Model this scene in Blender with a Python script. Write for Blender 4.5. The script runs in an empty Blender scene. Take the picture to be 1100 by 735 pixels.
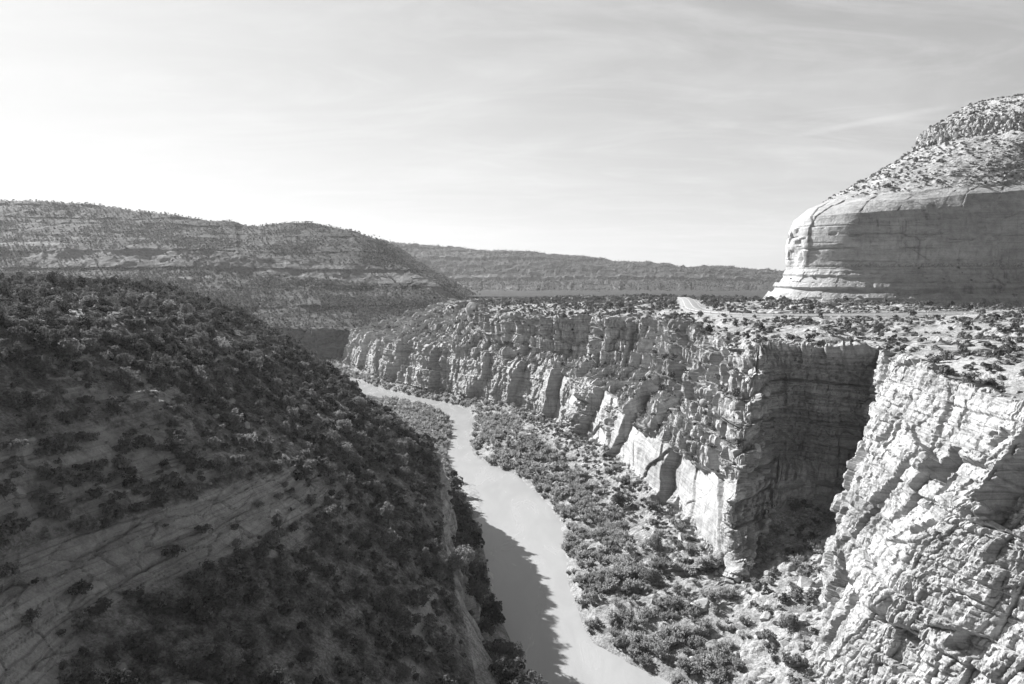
import bpy, math, random
import numpy as np
from mathutils import Vector

rng = np.random.default_rng(7)
random.seed(7)
SC = bpy.context.scene
COL = SC.collection
R = math.radians

# ----------------------------------------------------------------- camera
CAM = np.array([0.0, 0.0, 80.0])
PITCH = 5.2
F = 733.0                      # focal length in photo pixels (photo 1100 x 735)
cs, sn = math.cos(R(PITCH)), math.sin(R(PITCH))


def ray(px, py):
    u = (px - 550.0) / F
    v = (367.5 - py) / F
    return np.array([u, cs + v * sn, -sn + v * cs])


def on_z(px, py, z):
    d = ray(px, py)
    return CAM + d * ((z - CAM[2]) / d[2])


def on_y(px, py, y):
    d = ray(px, py)
    return CAM + d * (y / d[1])


def project(P):
    q = P - CAM
    dep = q[:, 1] * cs - q[:, 2] * sn
    up = q[:, 1] * sn + q[:, 2] * cs
    dd = np.where(dep > 1.0, dep, 1.0)
    px = 550 + F * q[:, 0] / dd
    py = 367.5 - F * up / dd
    bad = dep <= 1.0
    px[bad] = -9999
    py[bad] = -9999
    return px, py, dep


SUN_AZ, SUN_EL = -50.0, 33.0   # azimuth from the view direction (+Y), negative = left
sun_dir = np.array([math.sin(R(SUN_AZ)) * math.cos(R(SUN_EL)),
                    math.cos(R(SUN_AZ)) * math.cos(R(SUN_EL)), math.sin(R(SUN_EL))])

# ----------------------------------------------------------------- noise


def h3(ix, iy, iz, seed=0):
    x = (ix.astype(np.int64) * 374761393 + iy.astype(np.int64) * 668265263 +
         iz.astype(np.int64) * 2147483647 + seed * 1274126177) & 0xFFFFFFFF
    x = ((x ^ (x >> 13)) * 1274126177) & 0xFFFFFFFF
    x = ((x ^ (x >> 16)) * 2246822519) & 0xFFFFFFFF
    x = x ^ (x >> 15)
    return (x & 0xFFFFFF).astype(np.float64) / 16777216.0


def vnoise(x, y, z, seed=0):
    ix, iy, iz = np.floor(x), np.floor(y), np.floor(z)
    fx, fy, fz = x - ix, y - iy, z - iz
    fx = fx * fx * fx * (fx * (fx * 6 - 15) + 10)
    fy = fy * fy * fy * (fy * (fy * 6 - 15) + 10)
    fz = fz * fz * fz * (fz * (fz * 6 - 15) + 10)
    ix = ix.astype(np.int64); iy = iy.astype(np.int64); iz = iz.astype(np.int64)
    r = 0
    for dx in (0, 1):
        for dy in (0, 1):
            for dz in (0, 1):
                w = (fx if dx else 1 - fx) * (fy if dy else 1 - fy) * (fz if dz else 1 - fz)
                r = r + w * h3(ix + dx, iy + dy, iz + dz, seed)
    return r * 2 - 1


def fbm(P, scale, octv=4, seed=0, sz=1.0, gain=0.5):
    x, y, z = P[:, 0] / scale, P[:, 1] / scale, P[:, 2] / (scale * sz)
    a, s, t = 1.0, 0.0, 0.0
    for o in range(octv):
        s = s + a * vnoise(x, y, z, seed + o * 17)
        t += a
        a *= gain
        x, y, z = x * 2.03 + 5.1, y * 2.03 + 1.7, z * 2.03 + 9.2
    return s / t


def voro(x, y, seed=0, jit=0.9):
    ix, iy = np.floor(x).astype(np.int64), np.floor(y).astype(np.int64)
    f1 = np.full(x.shape, 9.0); f2 = np.full(x.shape, 9.0); cid = np.zeros(x.shape)
    zz = np.zeros_like(ix)
    for dx in (-1, 0, 1):
        for dy in (-1, 0, 1):
            cx, cy = ix + dx, iy + dy
            ox = cx + 0.5 + jit * (h3(cx, cy, zz, seed) - 0.5)
            oy = cy + 0.5 + jit * (h3(cx, cy, zz, seed + 5) - 0.5)
            d = np.sqrt((ox - x) ** 2 + (oy - y) ** 2)
            c = h3(cx, cy, zz, seed + 9)
            near = d < f1
            f2 = np.where(near, f1, np.minimum(f2, d))
            cid = np.where(near, c, cid)
            f1 = np.where(near, d, f1)
    return f1, f2, cid


def facets(x, y, sx, sy, amp, tilt, seed, groove=0.6, gw=0.06):
    """broken planes: each cell has its own offset and its own tilt (metres)"""
    x, y = x / sx, y / sy
    ix, iy = np.floor(x).astype(np.int64), np.floor(y).astype(np.int64)
    f1 = np.full(x.shape, 9.0); f2 = np.full(x.shape, 9.0); val = np.zeros(x.shape)
    zz = np.zeros_like(ix)
    for dx in (-1, 0, 1):
        for dy in (-1, 0, 1):
            cx, cy = ix + dx, iy + dy
            ox = cx + 0.5 + 0.9 * (h3(cx, cy, zz, seed) - 0.5)
            oy = cy + 0.5 + 0.9 * (h3(cx, cy, zz, seed + 5) - 0.5)
            ex, ey = x - ox, y - oy
            d = np.sqrt(ex ** 2 + ey ** 2)
            v = (h3(cx, cy, zz, seed + 9) - 0.5) * amp + tilt * ((h3(cx, cy, zz, seed + 10) - 0.5) * ex + (h3(cx, cy, zz, seed + 11) - 0.62) * ey)
            near = d < f1
            f2 = np.where(near, f1, np.minimum(f2, d))
            val = np.where(near, v, val)
            f1 = np.where(near, d, f1)
    return val - groove * np.exp(-((f2 - f1) / gw) ** 2)


_lay = {}


def bricks(s, z, hmin, hmax, wfac, seed):
    """jointed beds: returns per-bed random, per-block random, distance to nearest joint (m)"""
    if seed not in _lay:
        g = np.random.default_rng(seed)
        _lay[seed] = np.cumsum(g.uniform(hmin, hmax, 600)) - 60.0
    b = _lay[seed]
    k = np.searchsorted(b, z)
    k = np.clip(k, 1, len(b) - 1)
    lo, hi = b[k - 1], b[k]
    th = hi - lo
    zz = np.zeros_like(k)
    w = th * wfac * (0.6 + 0.9 * h3(k, zz, zz, seed + 3))
    q = s / w + 57.3 * h3(k, zz, zz, seed + 4)
    c = np.floor(q)
    # uneven joint spacing inside the bed
    fr = q - c
    cut = 0.25 + 0.5 * h3(k, c.astype(np.int64), zz, seed + 6)
    left = fr < cut
    blk = h3(k, c.astype(np.int64) * 2 + left.astype(np.int64), zz, seed + 7)
    dj = np.minimum(np.abs(fr - cut), np.minimum(fr, 1 - fr)) * w
    dl = np.minimum(z - lo, hi - z)
    return h3(k, zz, zz, seed + 8), blk, np.minimum(dj, dl)


def sstep(a, b, x):
    t = np.clip((x - a) / (b - a), 0, 1)
    return t * t * (3 - 2 * t)


# ----------------------------------------------------------------- materials


def new_mat(name):
    m = bpy.data.materials.new(name)
    m.use_nodes = True
    nt = m.node_tree
    nt.nodes.clear()
    out = nt.nodes.new('ShaderNodeOutputMaterial')
    return m, nt, out


class NB:
    def __init__(s, nt):
        s.nt = nt

    def n(s, t, **k):
        nd = s.nt.nodes.new(t)
        for a, b in k.items():
            setattr(nd, a, b)
        return nd

    def l(s, a, b):
        s.nt.links.new(a, b)

    def val(s, x, sock):
        if hasattr(x, 'links'):
            s.l(x, sock)
        else:
            sock.default_value = x

    def math(s, op, a, b=0.0, c=None, clamp=False):
        nd = s.n('ShaderNodeMath', operation=op, use_clamp=clamp)
        s.val(a, nd.inputs[0]); s.val(b, nd.inputs[1])
        if c is not None:
            s.val(c, nd.inputs[2])
        return nd.outputs[0]

    def mix(s, f, a, b):
        nd = s.n('ShaderNodeMix', data_type='FLOAT')
        s.val(f, nd.inputs[0]); s.val(a, nd.inputs[2]); s.val(b, nd.inputs[3])
        return nd.outputs[0]

    def noise(s, vec, scale, detail=4, rough=0.55, lo=None, hi=None, dist=0.0):
        nd = s.n('ShaderNodeTexNoise')
        s.l(vec, nd.inputs['Vector'])
        nd.inputs['Scale'].default_value = scale
        nd.inputs['Detail'].default_value = detail
        nd.inputs['Roughness'].default_value = rough
        nd.inputs['Distortion'].default_value = dist
        o = nd.outputs[0]
        if lo is not None:
            o = s.rng(o, lo, hi)
        return o

    def rng(s, x, a, b, c=0.0, d=1.0):
        nd = s.n('ShaderNodeMapRange', clamp=True)
        nd.interpolation_type = 'SMOOTHSTEP'
        s.val(x, nd.inputs[0])
        nd.inputs[1].default_value = a; nd.inputs[2].default_value = b
        nd.inputs[3].default_value = c; nd.inputs[4].default_value = d
        return nd.outputs[0]

    def mapv(s, vec, sc):
        nd = s.n('ShaderNodeMapping')
        s.l(vec, nd.inputs[0])
        nd.inputs['Scale'].default_value = sc
        return nd.outputs[0]

    def attr(s, name):
        return s.n('ShaderNodeAttribute', attribute_name=name).outputs['Fac']


def rock_mat(name, rock=0.42, rock_dark=0.30, soil=0.24, soil_dark=0.13, strata=0.35, stain=0.3,
             fine=1.0, bump=0.6, lines=0.6):
    m, nt, out = new_mat(name)
    b = NB(nt)
    tc = b.n('ShaderNodeTexCoord').outputs['Object']
    sep = b.n('ShaderNodeSeparateXYZ'); b.l(tc, sep.inputs[0])
    big = b.noise(tc, 0.05 * fine, 5, 0.6, 0.35, 0.65)
    med = b.noise(tc, 0.5 * fine, 6, 0.65, 0.3, 0.7)
    fin = b.noise(tc, 3.0 * fine, 4, 0.7, 0.25, 0.75)
    # beds: noise squeezed along z
    bed = b.noise(b.mapv(tc, (0.02, 0.02, 0.9 * fine)), 1.0, 4, 0.7, 0.3, 0.7)
    bed2 = b.noise(b.mapv(tc, (0.05, 0.05, 3.2 * fine)), 1.0, 3, 0.6, 0.52, 0.68)
    rk = b.mix(big, rock_dark, rock)
    rk = b.math('MULTIPLY', rk, b.mix(med, 0.80, 1.12))
    rk = b.math('MULTIPLY', rk, b.mix(fin, 0.86, 1.1))
    rk = b.math('MULTIPLY', rk, b.mix(bed, 1.0 - strata, 1.05))
    rk = b.math('MULTIPLY', rk, b.mix(bed2, 1.0, 1.0 - lines * 0.5))
    # water stains running down the faces
    st = b.noise(b.mapv(tc, (0.45 * fine, 0.45 * fine, 0.035 * fine)), 1.0, 5, 0.65, 0.5, 0.72)
    st = b.math('MULTIPLY', st, b.noise(tc, 0.035 * fine, 3, 0.5, 0.4, 0.6))
    rk = b.math('MULTIPLY', rk, b.mix(st, 1.0, 1.0 - stain))
    so = b.mix(b.noise(tc, 0.16 * fine, 6, 0.7, 0.35, 0.65), soil_dark, soil)
    so = b.math('MULTIPLY', so, b.mix(b.noise(tc, 1.7 * fine, 6, 0.8, 0.34, 0.66), 0.5, 1.5))
    f = b.attr('bare')
    f = b.math('ADD', f, b.math('MULTIPLY', b.math('SUBTRACT', b.noise(tc, 0.6 * fine, 5, 0.7), 0.5), 1.1), clamp=True)
    f = b.rng(f, 0.3, 0.7)
    col = b.mix(f, so, rk)
    comb = b.n('ShaderNodeCombineColor')
    for i in range(3):
        b.l(col, comb.inputs[i])
    p = b.n('ShaderNodeBsdfPrincipled')
    b.l(comb.outputs[0], p.inputs['Base Color'])
    p.inputs['Roughness'].default_value = 0.9
    p.inputs['Specular IOR Level'].default_value = 0.15
    h = b.math('ADD', b.noise(tc, 1.4 * fine, 8, 0.68), b.math('MULTIPLY', bed2, 0.25))
    bp = b.n('ShaderNodeBump')
    bp.inputs['Strength'].default_value = bump
    bp.inputs['Distance'].default_value = 0.7 / fine
    b.l(h, bp.inputs['Height'])
    b.l(bp.outputs[0], p.inputs['Normal'])
    b.l(p.outputs[0], out.inputs[0])
    return m


def leaf_mat(name, lo, hi, trans=0.25, use_obj=True, scale=0.5):
    m, nt, out = new_mat(name)
    b = NB(nt)
    if use_obj:
        rnd = b.n('ShaderNodeObjectInfo').outputs['Random']
    else:
        rnd = b.attr('tone')
    tc = b.n('ShaderNodeTexCoord').outputs['Object']
    v = b.math('MULTIPLY', b.mix(rnd, lo, hi), b.mix(b.noise(tc, scale * 3, 3, 0.6, 0.3, 0.7), 0.7, 1.3))
    comb = b.n('ShaderNodeCombineColor')
    for i in range(3):
        b.l(v, comb.inputs[i])
    d = b.n('ShaderNodeBsdfDiffuse'); b.l(comb.outputs[0], d.inputs[0])
    t = b.n('ShaderNodeBsdfTranslucent'); b.l(comb.outputs[0], t.inputs[0])
    mx = b.n('ShaderNodeMixShader'); mx.inputs[0].default_value = trans
    b.l(d.outputs[0], mx.inputs[1]); b.l(t.outputs[0], mx.inputs[2])
    b.l(mx.outputs[0], out.inputs[0])
    return m


def plain_mat(name, v, rough=0.8, var=0.25, scale=2.0, metal=0.0):
    m, nt, out = new_mat(name)
    b = NB(nt)
    tc = b.n('ShaderNodeTexCoord').outputs['Object']
    k = b.math('MULTIPLY', v, b.mix(b.noise(tc, scale, 5, 0.65, 0.3, 0.7), 1 - var, 1 + var))
    comb = b.n('ShaderNodeCombineColor')
    for i in range(3):
        b.l(k, comb.inputs[i])
    p = b.n('ShaderNodeBsdfPrincipled')
    b.l(comb.outputs[0], p.inputs['Base Color'])
    p.inputs['Roughness'].default_value = rough
    p.inputs['Metallic'].default_value = metal
    b.l(p.outputs[0], out.inputs[0])
    return m


M_CLIFF = rock_mat('sandstone_cliff', 0.52, 0.38, 0.32, 0.19, 0.32, 0.4)
M_BANK = rock_mat('talus_soil', 0.44, 0.33, 0.28, 0.15, 0.2, 0.1)
M_PLAT = rock_mat('plateau_soil', 0.46, 0.34, 0.32, 0.17, 0.15, 0.1)
M_HILL = rock_mat('hillside_soil', 0.50, 0.40, 0.26, 0.06, 0.22, 0.2, bump=0.9)
M_MESA = rock_mat('mesa_sandstone', 0.46, 0.36, 0.38, 0.24, 0.14, 0.6, fine=0.5, lines=0.25)
M_FAR = rock_mat('far_slope', 0.22, 0.16, 0.055, 0.035, 0.35, 0.1, fine=0.14)
M_JUN = leaf_mat('juniper_leaf', 0.06, 0.21, 0.28)
M_JUN_S = leaf_mat('juniper_leaf_far', 0.05, 0.19, 0.28, False)
M_WIL = leaf_mat('willow_leaf', 0.22, 0.42, 0.42)
M_WIL_S = leaf_mat('willow_leaf_far', 0.22, 0.40, 0.42, False)
M_SAGE = leaf_mat('sage_leaf', 0.12, 0.26, 0.25)
M_SAGE_S = leaf_mat('sage_leaf_far', 0.12, 0.25, 0.25, False)
M_PALE_SUN = leaf_mat('pale_sunlit_leaf', 0.17, 0.30, 0.4)  # cottonwood's own tone; on juniper crowns it paints in grazing sunlight
M_BARK = plain_mat('bark', 0.12, 0.95)
M_ROCK = rock_mat('boulder_rock', 0.46, 0.34, 0.3, 0.2, 0.2, 0.2, fine=2.0)
M_ROAD = plain_mat('asphalt', 0.22, 0.9, 0.15, 0.6)
M_LINE = plain_mat('road_paint', 0.7, 0.7, 0.1)
M_STEEL = plain_mat('galvanised_steel', 0.6, 0.45, 0.1, 1.0, 0.3)

# ----------------------------------------------------------------- mesh helpers


def mesh_obj(name, V, faces, mat, smooth=False, attrs=None):
    me = bpy.data.meshes.new(name)
    V = np.asarray(V, dtype=np.float32)
    faces = np.asarray(faces, dtype=np.int32)
    nv, nf, k = len(V), len(faces), faces.shape[1]
    me.vertices.add(nv)
    me.vertices.foreach_set('co', V.ravel())
    me.loops.add(nf * k)
    me.loops.foreach_set('vertex_index', faces.ravel())
    me.polygons.add(nf)
    me.polygons.foreach_set('loop_start', np.arange(0, nf * k, k, dtype=np.int32))
    me.polygons.foreach_set('loop_total', np.full(nf, k, dtype=np.int32))
    me.polygons.foreach_set('use_smooth', np.full(nf, smooth, dtype=bool))
    for an, av in (attrs or {}).items():
        a = me.attributes.new(an, 'FLOAT', 'POINT')
        a.data.foreach_set('value', np.asarray(av, dtype=np.float32))
    me.update(calc_edges=True)
    me.validate()
    if mat:
        me.materials.append(mat)
    return me


def link(name, me, parent=None, loc=None):
    o = bpy.data.objects.new(name, me)
    COL.objects.link(o)
    if parent:
        o.parent = parent
    if loc is not None:
        o.location = loc
    return o


def tag(o, label, cat, group=None, kind=None):
    o['label'] = label
    o['category'] = cat
    if group:
        o['group'] = group
    if kind:
        o['kind'] = kind
    return o


def grid_faces(nu, nv):
    i = np.arange(nu - 1)[:, None] * nv + np.arange(nv - 1)[None, :]
    i = i.ravel()
    return np.stack([i, i + nv, i + nv + 1, i + 1], 1)


# ----------------------------------------------------------------- lofts


class Loft:
    """sheet through stations (along) x rows (across)"""

    def __init__(s, table, sub_rows, pxs=1.5, umin=0.3, umax=8.0, smooth=0.35, ref_row=3):
        T = np.array(table, dtype=float)        # (S, R, 3)
        S, Rn, _ = T.shape
        ref = T[:, ref_row]
        us = []
        for i in range(S - 1):
            L = np.linalg.norm(T[i + 1] - T[i], axis=1)
            L = np.sort(L)[-max(1, Rn // 2)]
            d = min(np.linalg.norm(ref[i] - CAM), np.linalg.norm(ref[i + 1] - CAM))
            n = max(2, int(math.ceil(L / np.clip(d / F * pxs, umin, umax))))
            us += list(i + np.arange(n) / n)
        us.append(S - 1)
        u = np.array(us)
        k = np.minimum(u.astype(int), S - 2)
        t = (u - k)[:, None, None]
        p0 = T[np.maximum(k - 1, 0)]; p1 = T[k]; p2 = T[k + 1]; p3 = T[np.minimum(k + 2, S - 1)]
        m1 = (p2 - p0) * smooth; m2 = (p3 - p1) * smooth
        C = (2 * t ** 3 - 3 * t ** 2 + 1) * p1 + (t ** 3 - 2 * t ** 2 + t) * m1 + \
            (-2 * t ** 3 + 3 * t ** 2) * p2 + (t ** 3 - t ** 2) * m2
        vs = []
        for j in range(Rn - 1):
            vs += list(j + np.arange(sub_rows[j]) / sub_rows[j])
        vs.append(Rn - 1)
        v = np.array(vs)
        kk = np.minimum(v.astype(int), Rn - 2)
        tt = (v - kk)[None, :, None]
        G = C[:, kk] * (1 - tt) + C[:, kk + 1] * tt
        s.nu, s.nv = G.shape[:2]
        s.G = G
        s.u, s.v = u, v
        s.b = np.repeat(u, s.nv)
        s.a = np.tile(v, s.nu)
        arc = np.concatenate([[0], np.cumsum(np.linalg.norm(np.diff(C[:, ref_row], axis=0), axis=1))])
        s.s = np.repeat(arc, s.nv)
        s.normals()

    def normals(s):
        G = s.G
        du = np.gradient(G, axis=0); dv = np.gradient(G, axis=1)
        N = np.cross(du, dv)
        N /= np.linalg.norm(N, axis=2, keepdims=True) + 1e-9
        s.N = N

    def flat(s):
        return s.G.reshape(-1, 3)

    def smooth_normals(s, it):
        N = s.N
        for _ in range(it):
            M = N.copy()
            M[1:] += N[:-1]; M[:-1] += N[1:]
            M[:, 1:] += N[:, :-1]; M[:, :-1] += N[:, 1:]
            N = M / (np.linalg.norm(M, axis=2, keepdims=True) + 1e-9)
        s.N = N

    def strip(s, name, r0, r1, mat, kind, bare, smooth=False):
        j0 = int(np.argmin(abs(s.v - r0))); j1 = int(np.argmin(abs(s.v - r1)))
        G = s.G[:, j0:j1 + 1]
        B = bare.reshape(s.nu, s.nv)[:, j0:j1 + 1]
        nv = j1 - j0 + 1
        me = mesh_obj(name, G.reshape(-1, 3), grid_faces(s.nu, nv), mat, smooth, {'bare': B.ravel()})
        o = link(name, me)
        o['kind'] = 'structure'
        return o


def rows(*pts):
    return list(pts)


# right side of the canyon: edge, bank, talus, foot, mid, top, upper foot, rim, p1, p2, p3
RT = [
 rows((72,30,-0.4),(74,32,1.5),(77,34,5),(82,35,9),(86,36,25),(90,38,40),(95,40,48),(100,42,60),(117,45,63),(220,50,66),(420,50,58)),
 rows((52,92,-0.4),(54,94,1.5),(56,97,5),(60,98,9),(66,97,25),(72,96,38),(78,95,47),(84,94,60),(100,95,63),(210,100,66),(420,100,58)),
 rows((38,117,-0.4),(41,118,1.5),(47,118,5),(54,115,9),(61,113,25),(68,111,38),(75,109,48),(82,108,60),(98,112,63.5),(210,130,66),(420,140,58)),
 rows((29,131,-0.4),(33,131,2),(46,132,6),(60,127,11),(66,130,25),(73,133,38),(80,134,50),(86,135,61),(102,142,64),(215,170,67),(420,190,58)),
 rows((18,143,-0.4),(23,147,2),(48,150,7),(73,153,14),(78,157,28),(83,160,40),(88,165,52),(92,169,62),(106,176,64.5),(225,215,67),(420,240,58)),
 rows((16,151,-0.4),(20,154,2),(56,158,10),(91,178,20),(97,184,30),(99,185,38),(99,184,52),(98,177,62),(110,188,64.5),(230,235,67.5),(420,270,58)),
 rows((15,164,-0.4),(18,165,2),(55,163,10.5),(83,182,19),(89,191,30),(90,192,38),(89,190,53),(83,181,62),(96,200,64.5),(225,260,67.5),(420,300,58)),
 rows((14.4,178,-0.4),(17.5,178,2),(47,161,10),(70,176,20),(77,194,29),(80,199,37),(79,199,53),(74,191,62),(92,215,64.5),(215,285,67.5),(420,330,58)),
 rows((15,190,-0.4),(18,187,2),(36,172,5),(53,156,9),(55,166,22),(59,172,32),(64,184,46),(69,196,61.5),(88,225,64),(205,300,67.5),(420,345,58)),
 rows((15.3,205,-0.4),(18.5,202,2),(36,190,5),(52,178,8),(53,184,20),(55,188,28),(63,207,43),(69,222,61.5),(88,245,64),(195,315,67.5),(420,360,58)),
 rows((14.8,224,-0.4),(19,224,2),(34,215,5),(50,203,9),(50.5,207,20),(52,211,28),(62,232,40),(70,248,61.5),(88,265,64),(188,330,67.5),(420,375,58)),
 rows((9.7,247,-0.4),(14,249,2),(30,243,5),(46,232,10),(46,234,20),(48,238,29),(61,262,38.5),(70,280,61.5),(88,295,64),(183,345,67),(420,400,58)),
 rows((0,274,-0.4),(7,279,2),(24,278,5),(40,270,10),(40.5,272,21),(43,278,31),(60,297,38.5),(70,308,61.5),(87,322,64),(178,365,67),(420,430,58)),
 rows((-15,295,-0.4),(-8,303,2),(14,305,6),(34,300,10),(35,302,22),(38,310,33),(60,326,41),(71,336,61.5),(85,350,64),(173,385,67),(420,450,58)),
 rows((-21,319,-0.4),(-14,324,2),(6,330,6),(24,330,10),(25,333,22),(28,341,34),(44,345,43),(48,353,61.5),(75,378,64),(165,415,67),(420,480,58)),
 rows((-22,334,-0.4),(-15,340,2),(3,347,5.5),(19,351,9),(20,354,21),(23,361,34.5),(41,384,42),(46,392,60.6),(68,405,63.5),(160,435,66.5),(420,495,58)),
 rows((-23,347,-0.4),(-16,352,2),(0,362,5),(13,376,8),(14,378,20),(17,384,34.5),(22,396,41),(23,403,59.8),(40,430,62.5),(155,455,66),(420,510,58)),
 rows((-22,378,-0.4),(-17,385,2),(-11,398,4),(-8,409,6),(-7,411,20),(-5,416,35),(4,428,40),(3,436,58.8),(20,455,62),(145,500,65.5),(420,560,58)),
 rows((-28,415,-0.4),(-27,420,1.5),(-26,426,3),(-25,430,5),(-25,432,18),(-24,436,35.5),(-13,462,42),(-17,472,59.5),(-5,490,62),(135,560,65),(420,620,58)),
 rows((-45,443,-0.4),(-45,446,1),(-44,449,3),(-43,452,5),(-43,454,18),(-43,458,36.5),(-25,500,47),(-24,515,58),(-12,535,61),(125,620,64),(420,690,58)),
 rows((-72,470,-0.4),(-72,473,1),(-71,476,3),(-70,479,5),(-70,481,18),(-71,485,37.5),(-45,540,50),(-38,560,57),(-20,590,60),(115,680,63),(420,760,57)),
 rows((-100,505,-0.4),(-100,508,1),(-99,511,3),(-97,514,5),(-97,516,18),(-97,520,36),(-62,580,50),(-50,605,56),(-30,640,59),(105,740,62),(420,820,56)),
 rows((-133,558,-0.4),(-131,560,1),(-127,563,3),(-122,565,5),(-121,567,18),(-119,570,35),(-85,640,47),(-65,680,55),(-40,720,58),(95,820,60),(420,900,54)),
 rows((-180,630,-0.4),(-178,635,1),(-172,640,3),(-165,650,5),(-162,652,18),(-158,655,33),(-110,740,46),(-85,790,54),(-50,850,56),(80,950,56),(420,1000,50)),
]
LR = Loft(RT, [6, 30, 46, 70, 70, 76, 76, 40, 46, 12], pxs=1.35, umin=0.24)
# left side: edge, foot, cliff foot, rim, s1, s2lo, s2hi, s3, s4, crest, back, back2
LT = [
 rows((62,10,-0.4),(58,9,2),(48,8,4),(36,8,8),(6,8,14),(-22,8,22),(-32,8,27),(-56,8,40),(-75,8,50),(-130,8,66),(-270,8,88),(-700,8,60)),
 rows((47,55,-0.4),(44,54,2),(36,53,4),(24,51,8),(-6,48,20),(-38,46,30),(-48,46,36),(-70,44,52),(-87,44,63),(-140,44,77),(-270,40,90),(-700,40,60)),
 rows((24,92,-0.4),(21,91,2),(12,88,4),(1,86,8),(-26,83,25.5),(-52,80,38),(-62,78,45.5),(-80,78,62),(-94,78,73),(-140,80,82),(-270,82,90),(-700,90,60)),
 rows((13,112,-0.4),(10,111,2),(3,110,4.5),(-5,108,9),(-28,106,26),(-44,104,37),(-53,103,45),(-75,102,62),(-89,102,73),(-140,105,81),(-270,112,88),(-700,130,60)),
 rows((4,131,-0.4),(1,132,2),(-5,134,5),(-11,138,14),(-26,135,27),(-37,133,36),(-45,132,43),(-68,130,60),(-85,130,71),(-136,136,80),(-270,152,85),(-700,180,60)),
 rows((-4,165,-0.4),(-8,166,2),(-13,167,6),(-17,168,19.5),(-28,167,30),(-39,167,38),(-46,167,43.5),(-68,166,59),(-90,168,71),(-136,176,79),(-270,202,82),(-700,240,60)),
 rows((-8,198,-0.4),(-12,200,2),(-18,202,6),(-21.5,203,22),(-31,202,31),(-40,202,37.5),(-47,202,42.5),(-70,204,57),(-94,210,68),(-142,222,78),(-270,262,80),(-700,320,58)),
 rows((-14,230,-0.4),(-18,230,2),(-24,228,6),(-26.5,225,23),(-33,225,28.5),(-40,226,34),(-47,228,39),(-72,238,53),(-100,254,66),(-147,277,77),(-270,322,79),(-700,380,56)),
 rows((-20,262,-0.4),(-25,258,2),(-31,250,6),(-34,243,20),(-40,243,25),(-47,244,31),(-54,247,35),(-80,264,50),(-110,284,63),(-152,306,76),(-270,352,78),(-700,420,54)),
 rows((-29,310,-0.4),(-33,303,2),(-45,290,5),(-52,275,13),(-58,272,19),(-66,272,25),(-73,275,29),(-98,290,44),(-126,306,58),(-162,327,74),(-272,372,76),(-700,450,52)),
 rows((-30,350,-0.4),(-35,346,1.5),(-54,336,5),(-75,315,11),(-85,312,17),(-95,312,22),(-102,315,26),(-126,326,40),(-152,341,54),(-182,352,70),(-276,392,74),(-700,470,50)),
 rows((-36,393,-0.4),(-42,389,1.5),(-75,375,4),(-105,350,9),(-118,347,15),(-128,347,20),(-136,350,25),(-158,360,38),(-184,371,51),(-214,384,66),(-284,420,72),(-700,490,48)),
 rows((-56,433,-0.4),(-62,427,1.5),(-110,405,4),(-148,382,9),(-160,380,15),(-170,380,20),(-178,383,25),(-198,393,38),(-220,405,50),(-244,418,63),(-302,450,70),(-700,510,46)),
 rows((-120,478,-0.4),(-128,470,1.5),(-185,460,4),(-215,440,9),(-225,438,15),(-233,439,20),(-240,442,25),(-254,452,38),(-271,463,50),(-290,474,61),(-332,500,68),(-700,540,44)),
]
LL = Loft(LT, [4, 14, 40, 46, 50, 50, 60, 46, 60, 46, 12], pxs=1.35, umin=0.26, ref_row=4)

# ---- road centre line (needed to calm the plateau noise beside it)
ROADP = np.array([(140,560),(126,490),(112,430),(97,365),(93,330),(98,304),(112,287),(135,277),(165,270),(215,268),(320,275),(460,285)], float)


def resample(P, step):
    t = np.arange(len(P)); out = []
    tt = np.linspace(0, len(P) - 1, 4000)
    k = np.minimum(tt.astype(int), len(P) - 2); f = (tt - k)[:, None]
    p0 = P[np.maximum(k - 1, 0)]; p1 = P[k]; p2 = P[k + 1]; p3 = P[np.minimum(k + 2, len(P) - 1)]
    Q = 0.5 * (2 * p1 + (p2 - p0) * f + (2 * p0 - 5 * p1 + 4 * p2 - p3) * f ** 2 + (3 * p1 - p0 - 3 * p2 + p3) * f ** 3)
    arc = np.concatenate([[0], np.cumsum(np.linalg.norm(np.diff(Q, axis=0), axis=1))])
    n = int(arc[-1] / step) + 1
    ss = np.linspace(0, arc[-1], n)
    return np.stack([np.interp(ss, arc, Q[:, i]) for i in range(P.shape[1])], 1)


ROADC = resample(ROADP, 3.0)


def road_dist(P):
    d = np.full(len(P), 1e9)
    for c in ROADC:
        d = np.minimum(d, (P[:, 0] - c[0]) ** 2 + (P[:, 1] - c[1]) ** 2)
    return np.sqrt(d)


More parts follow.
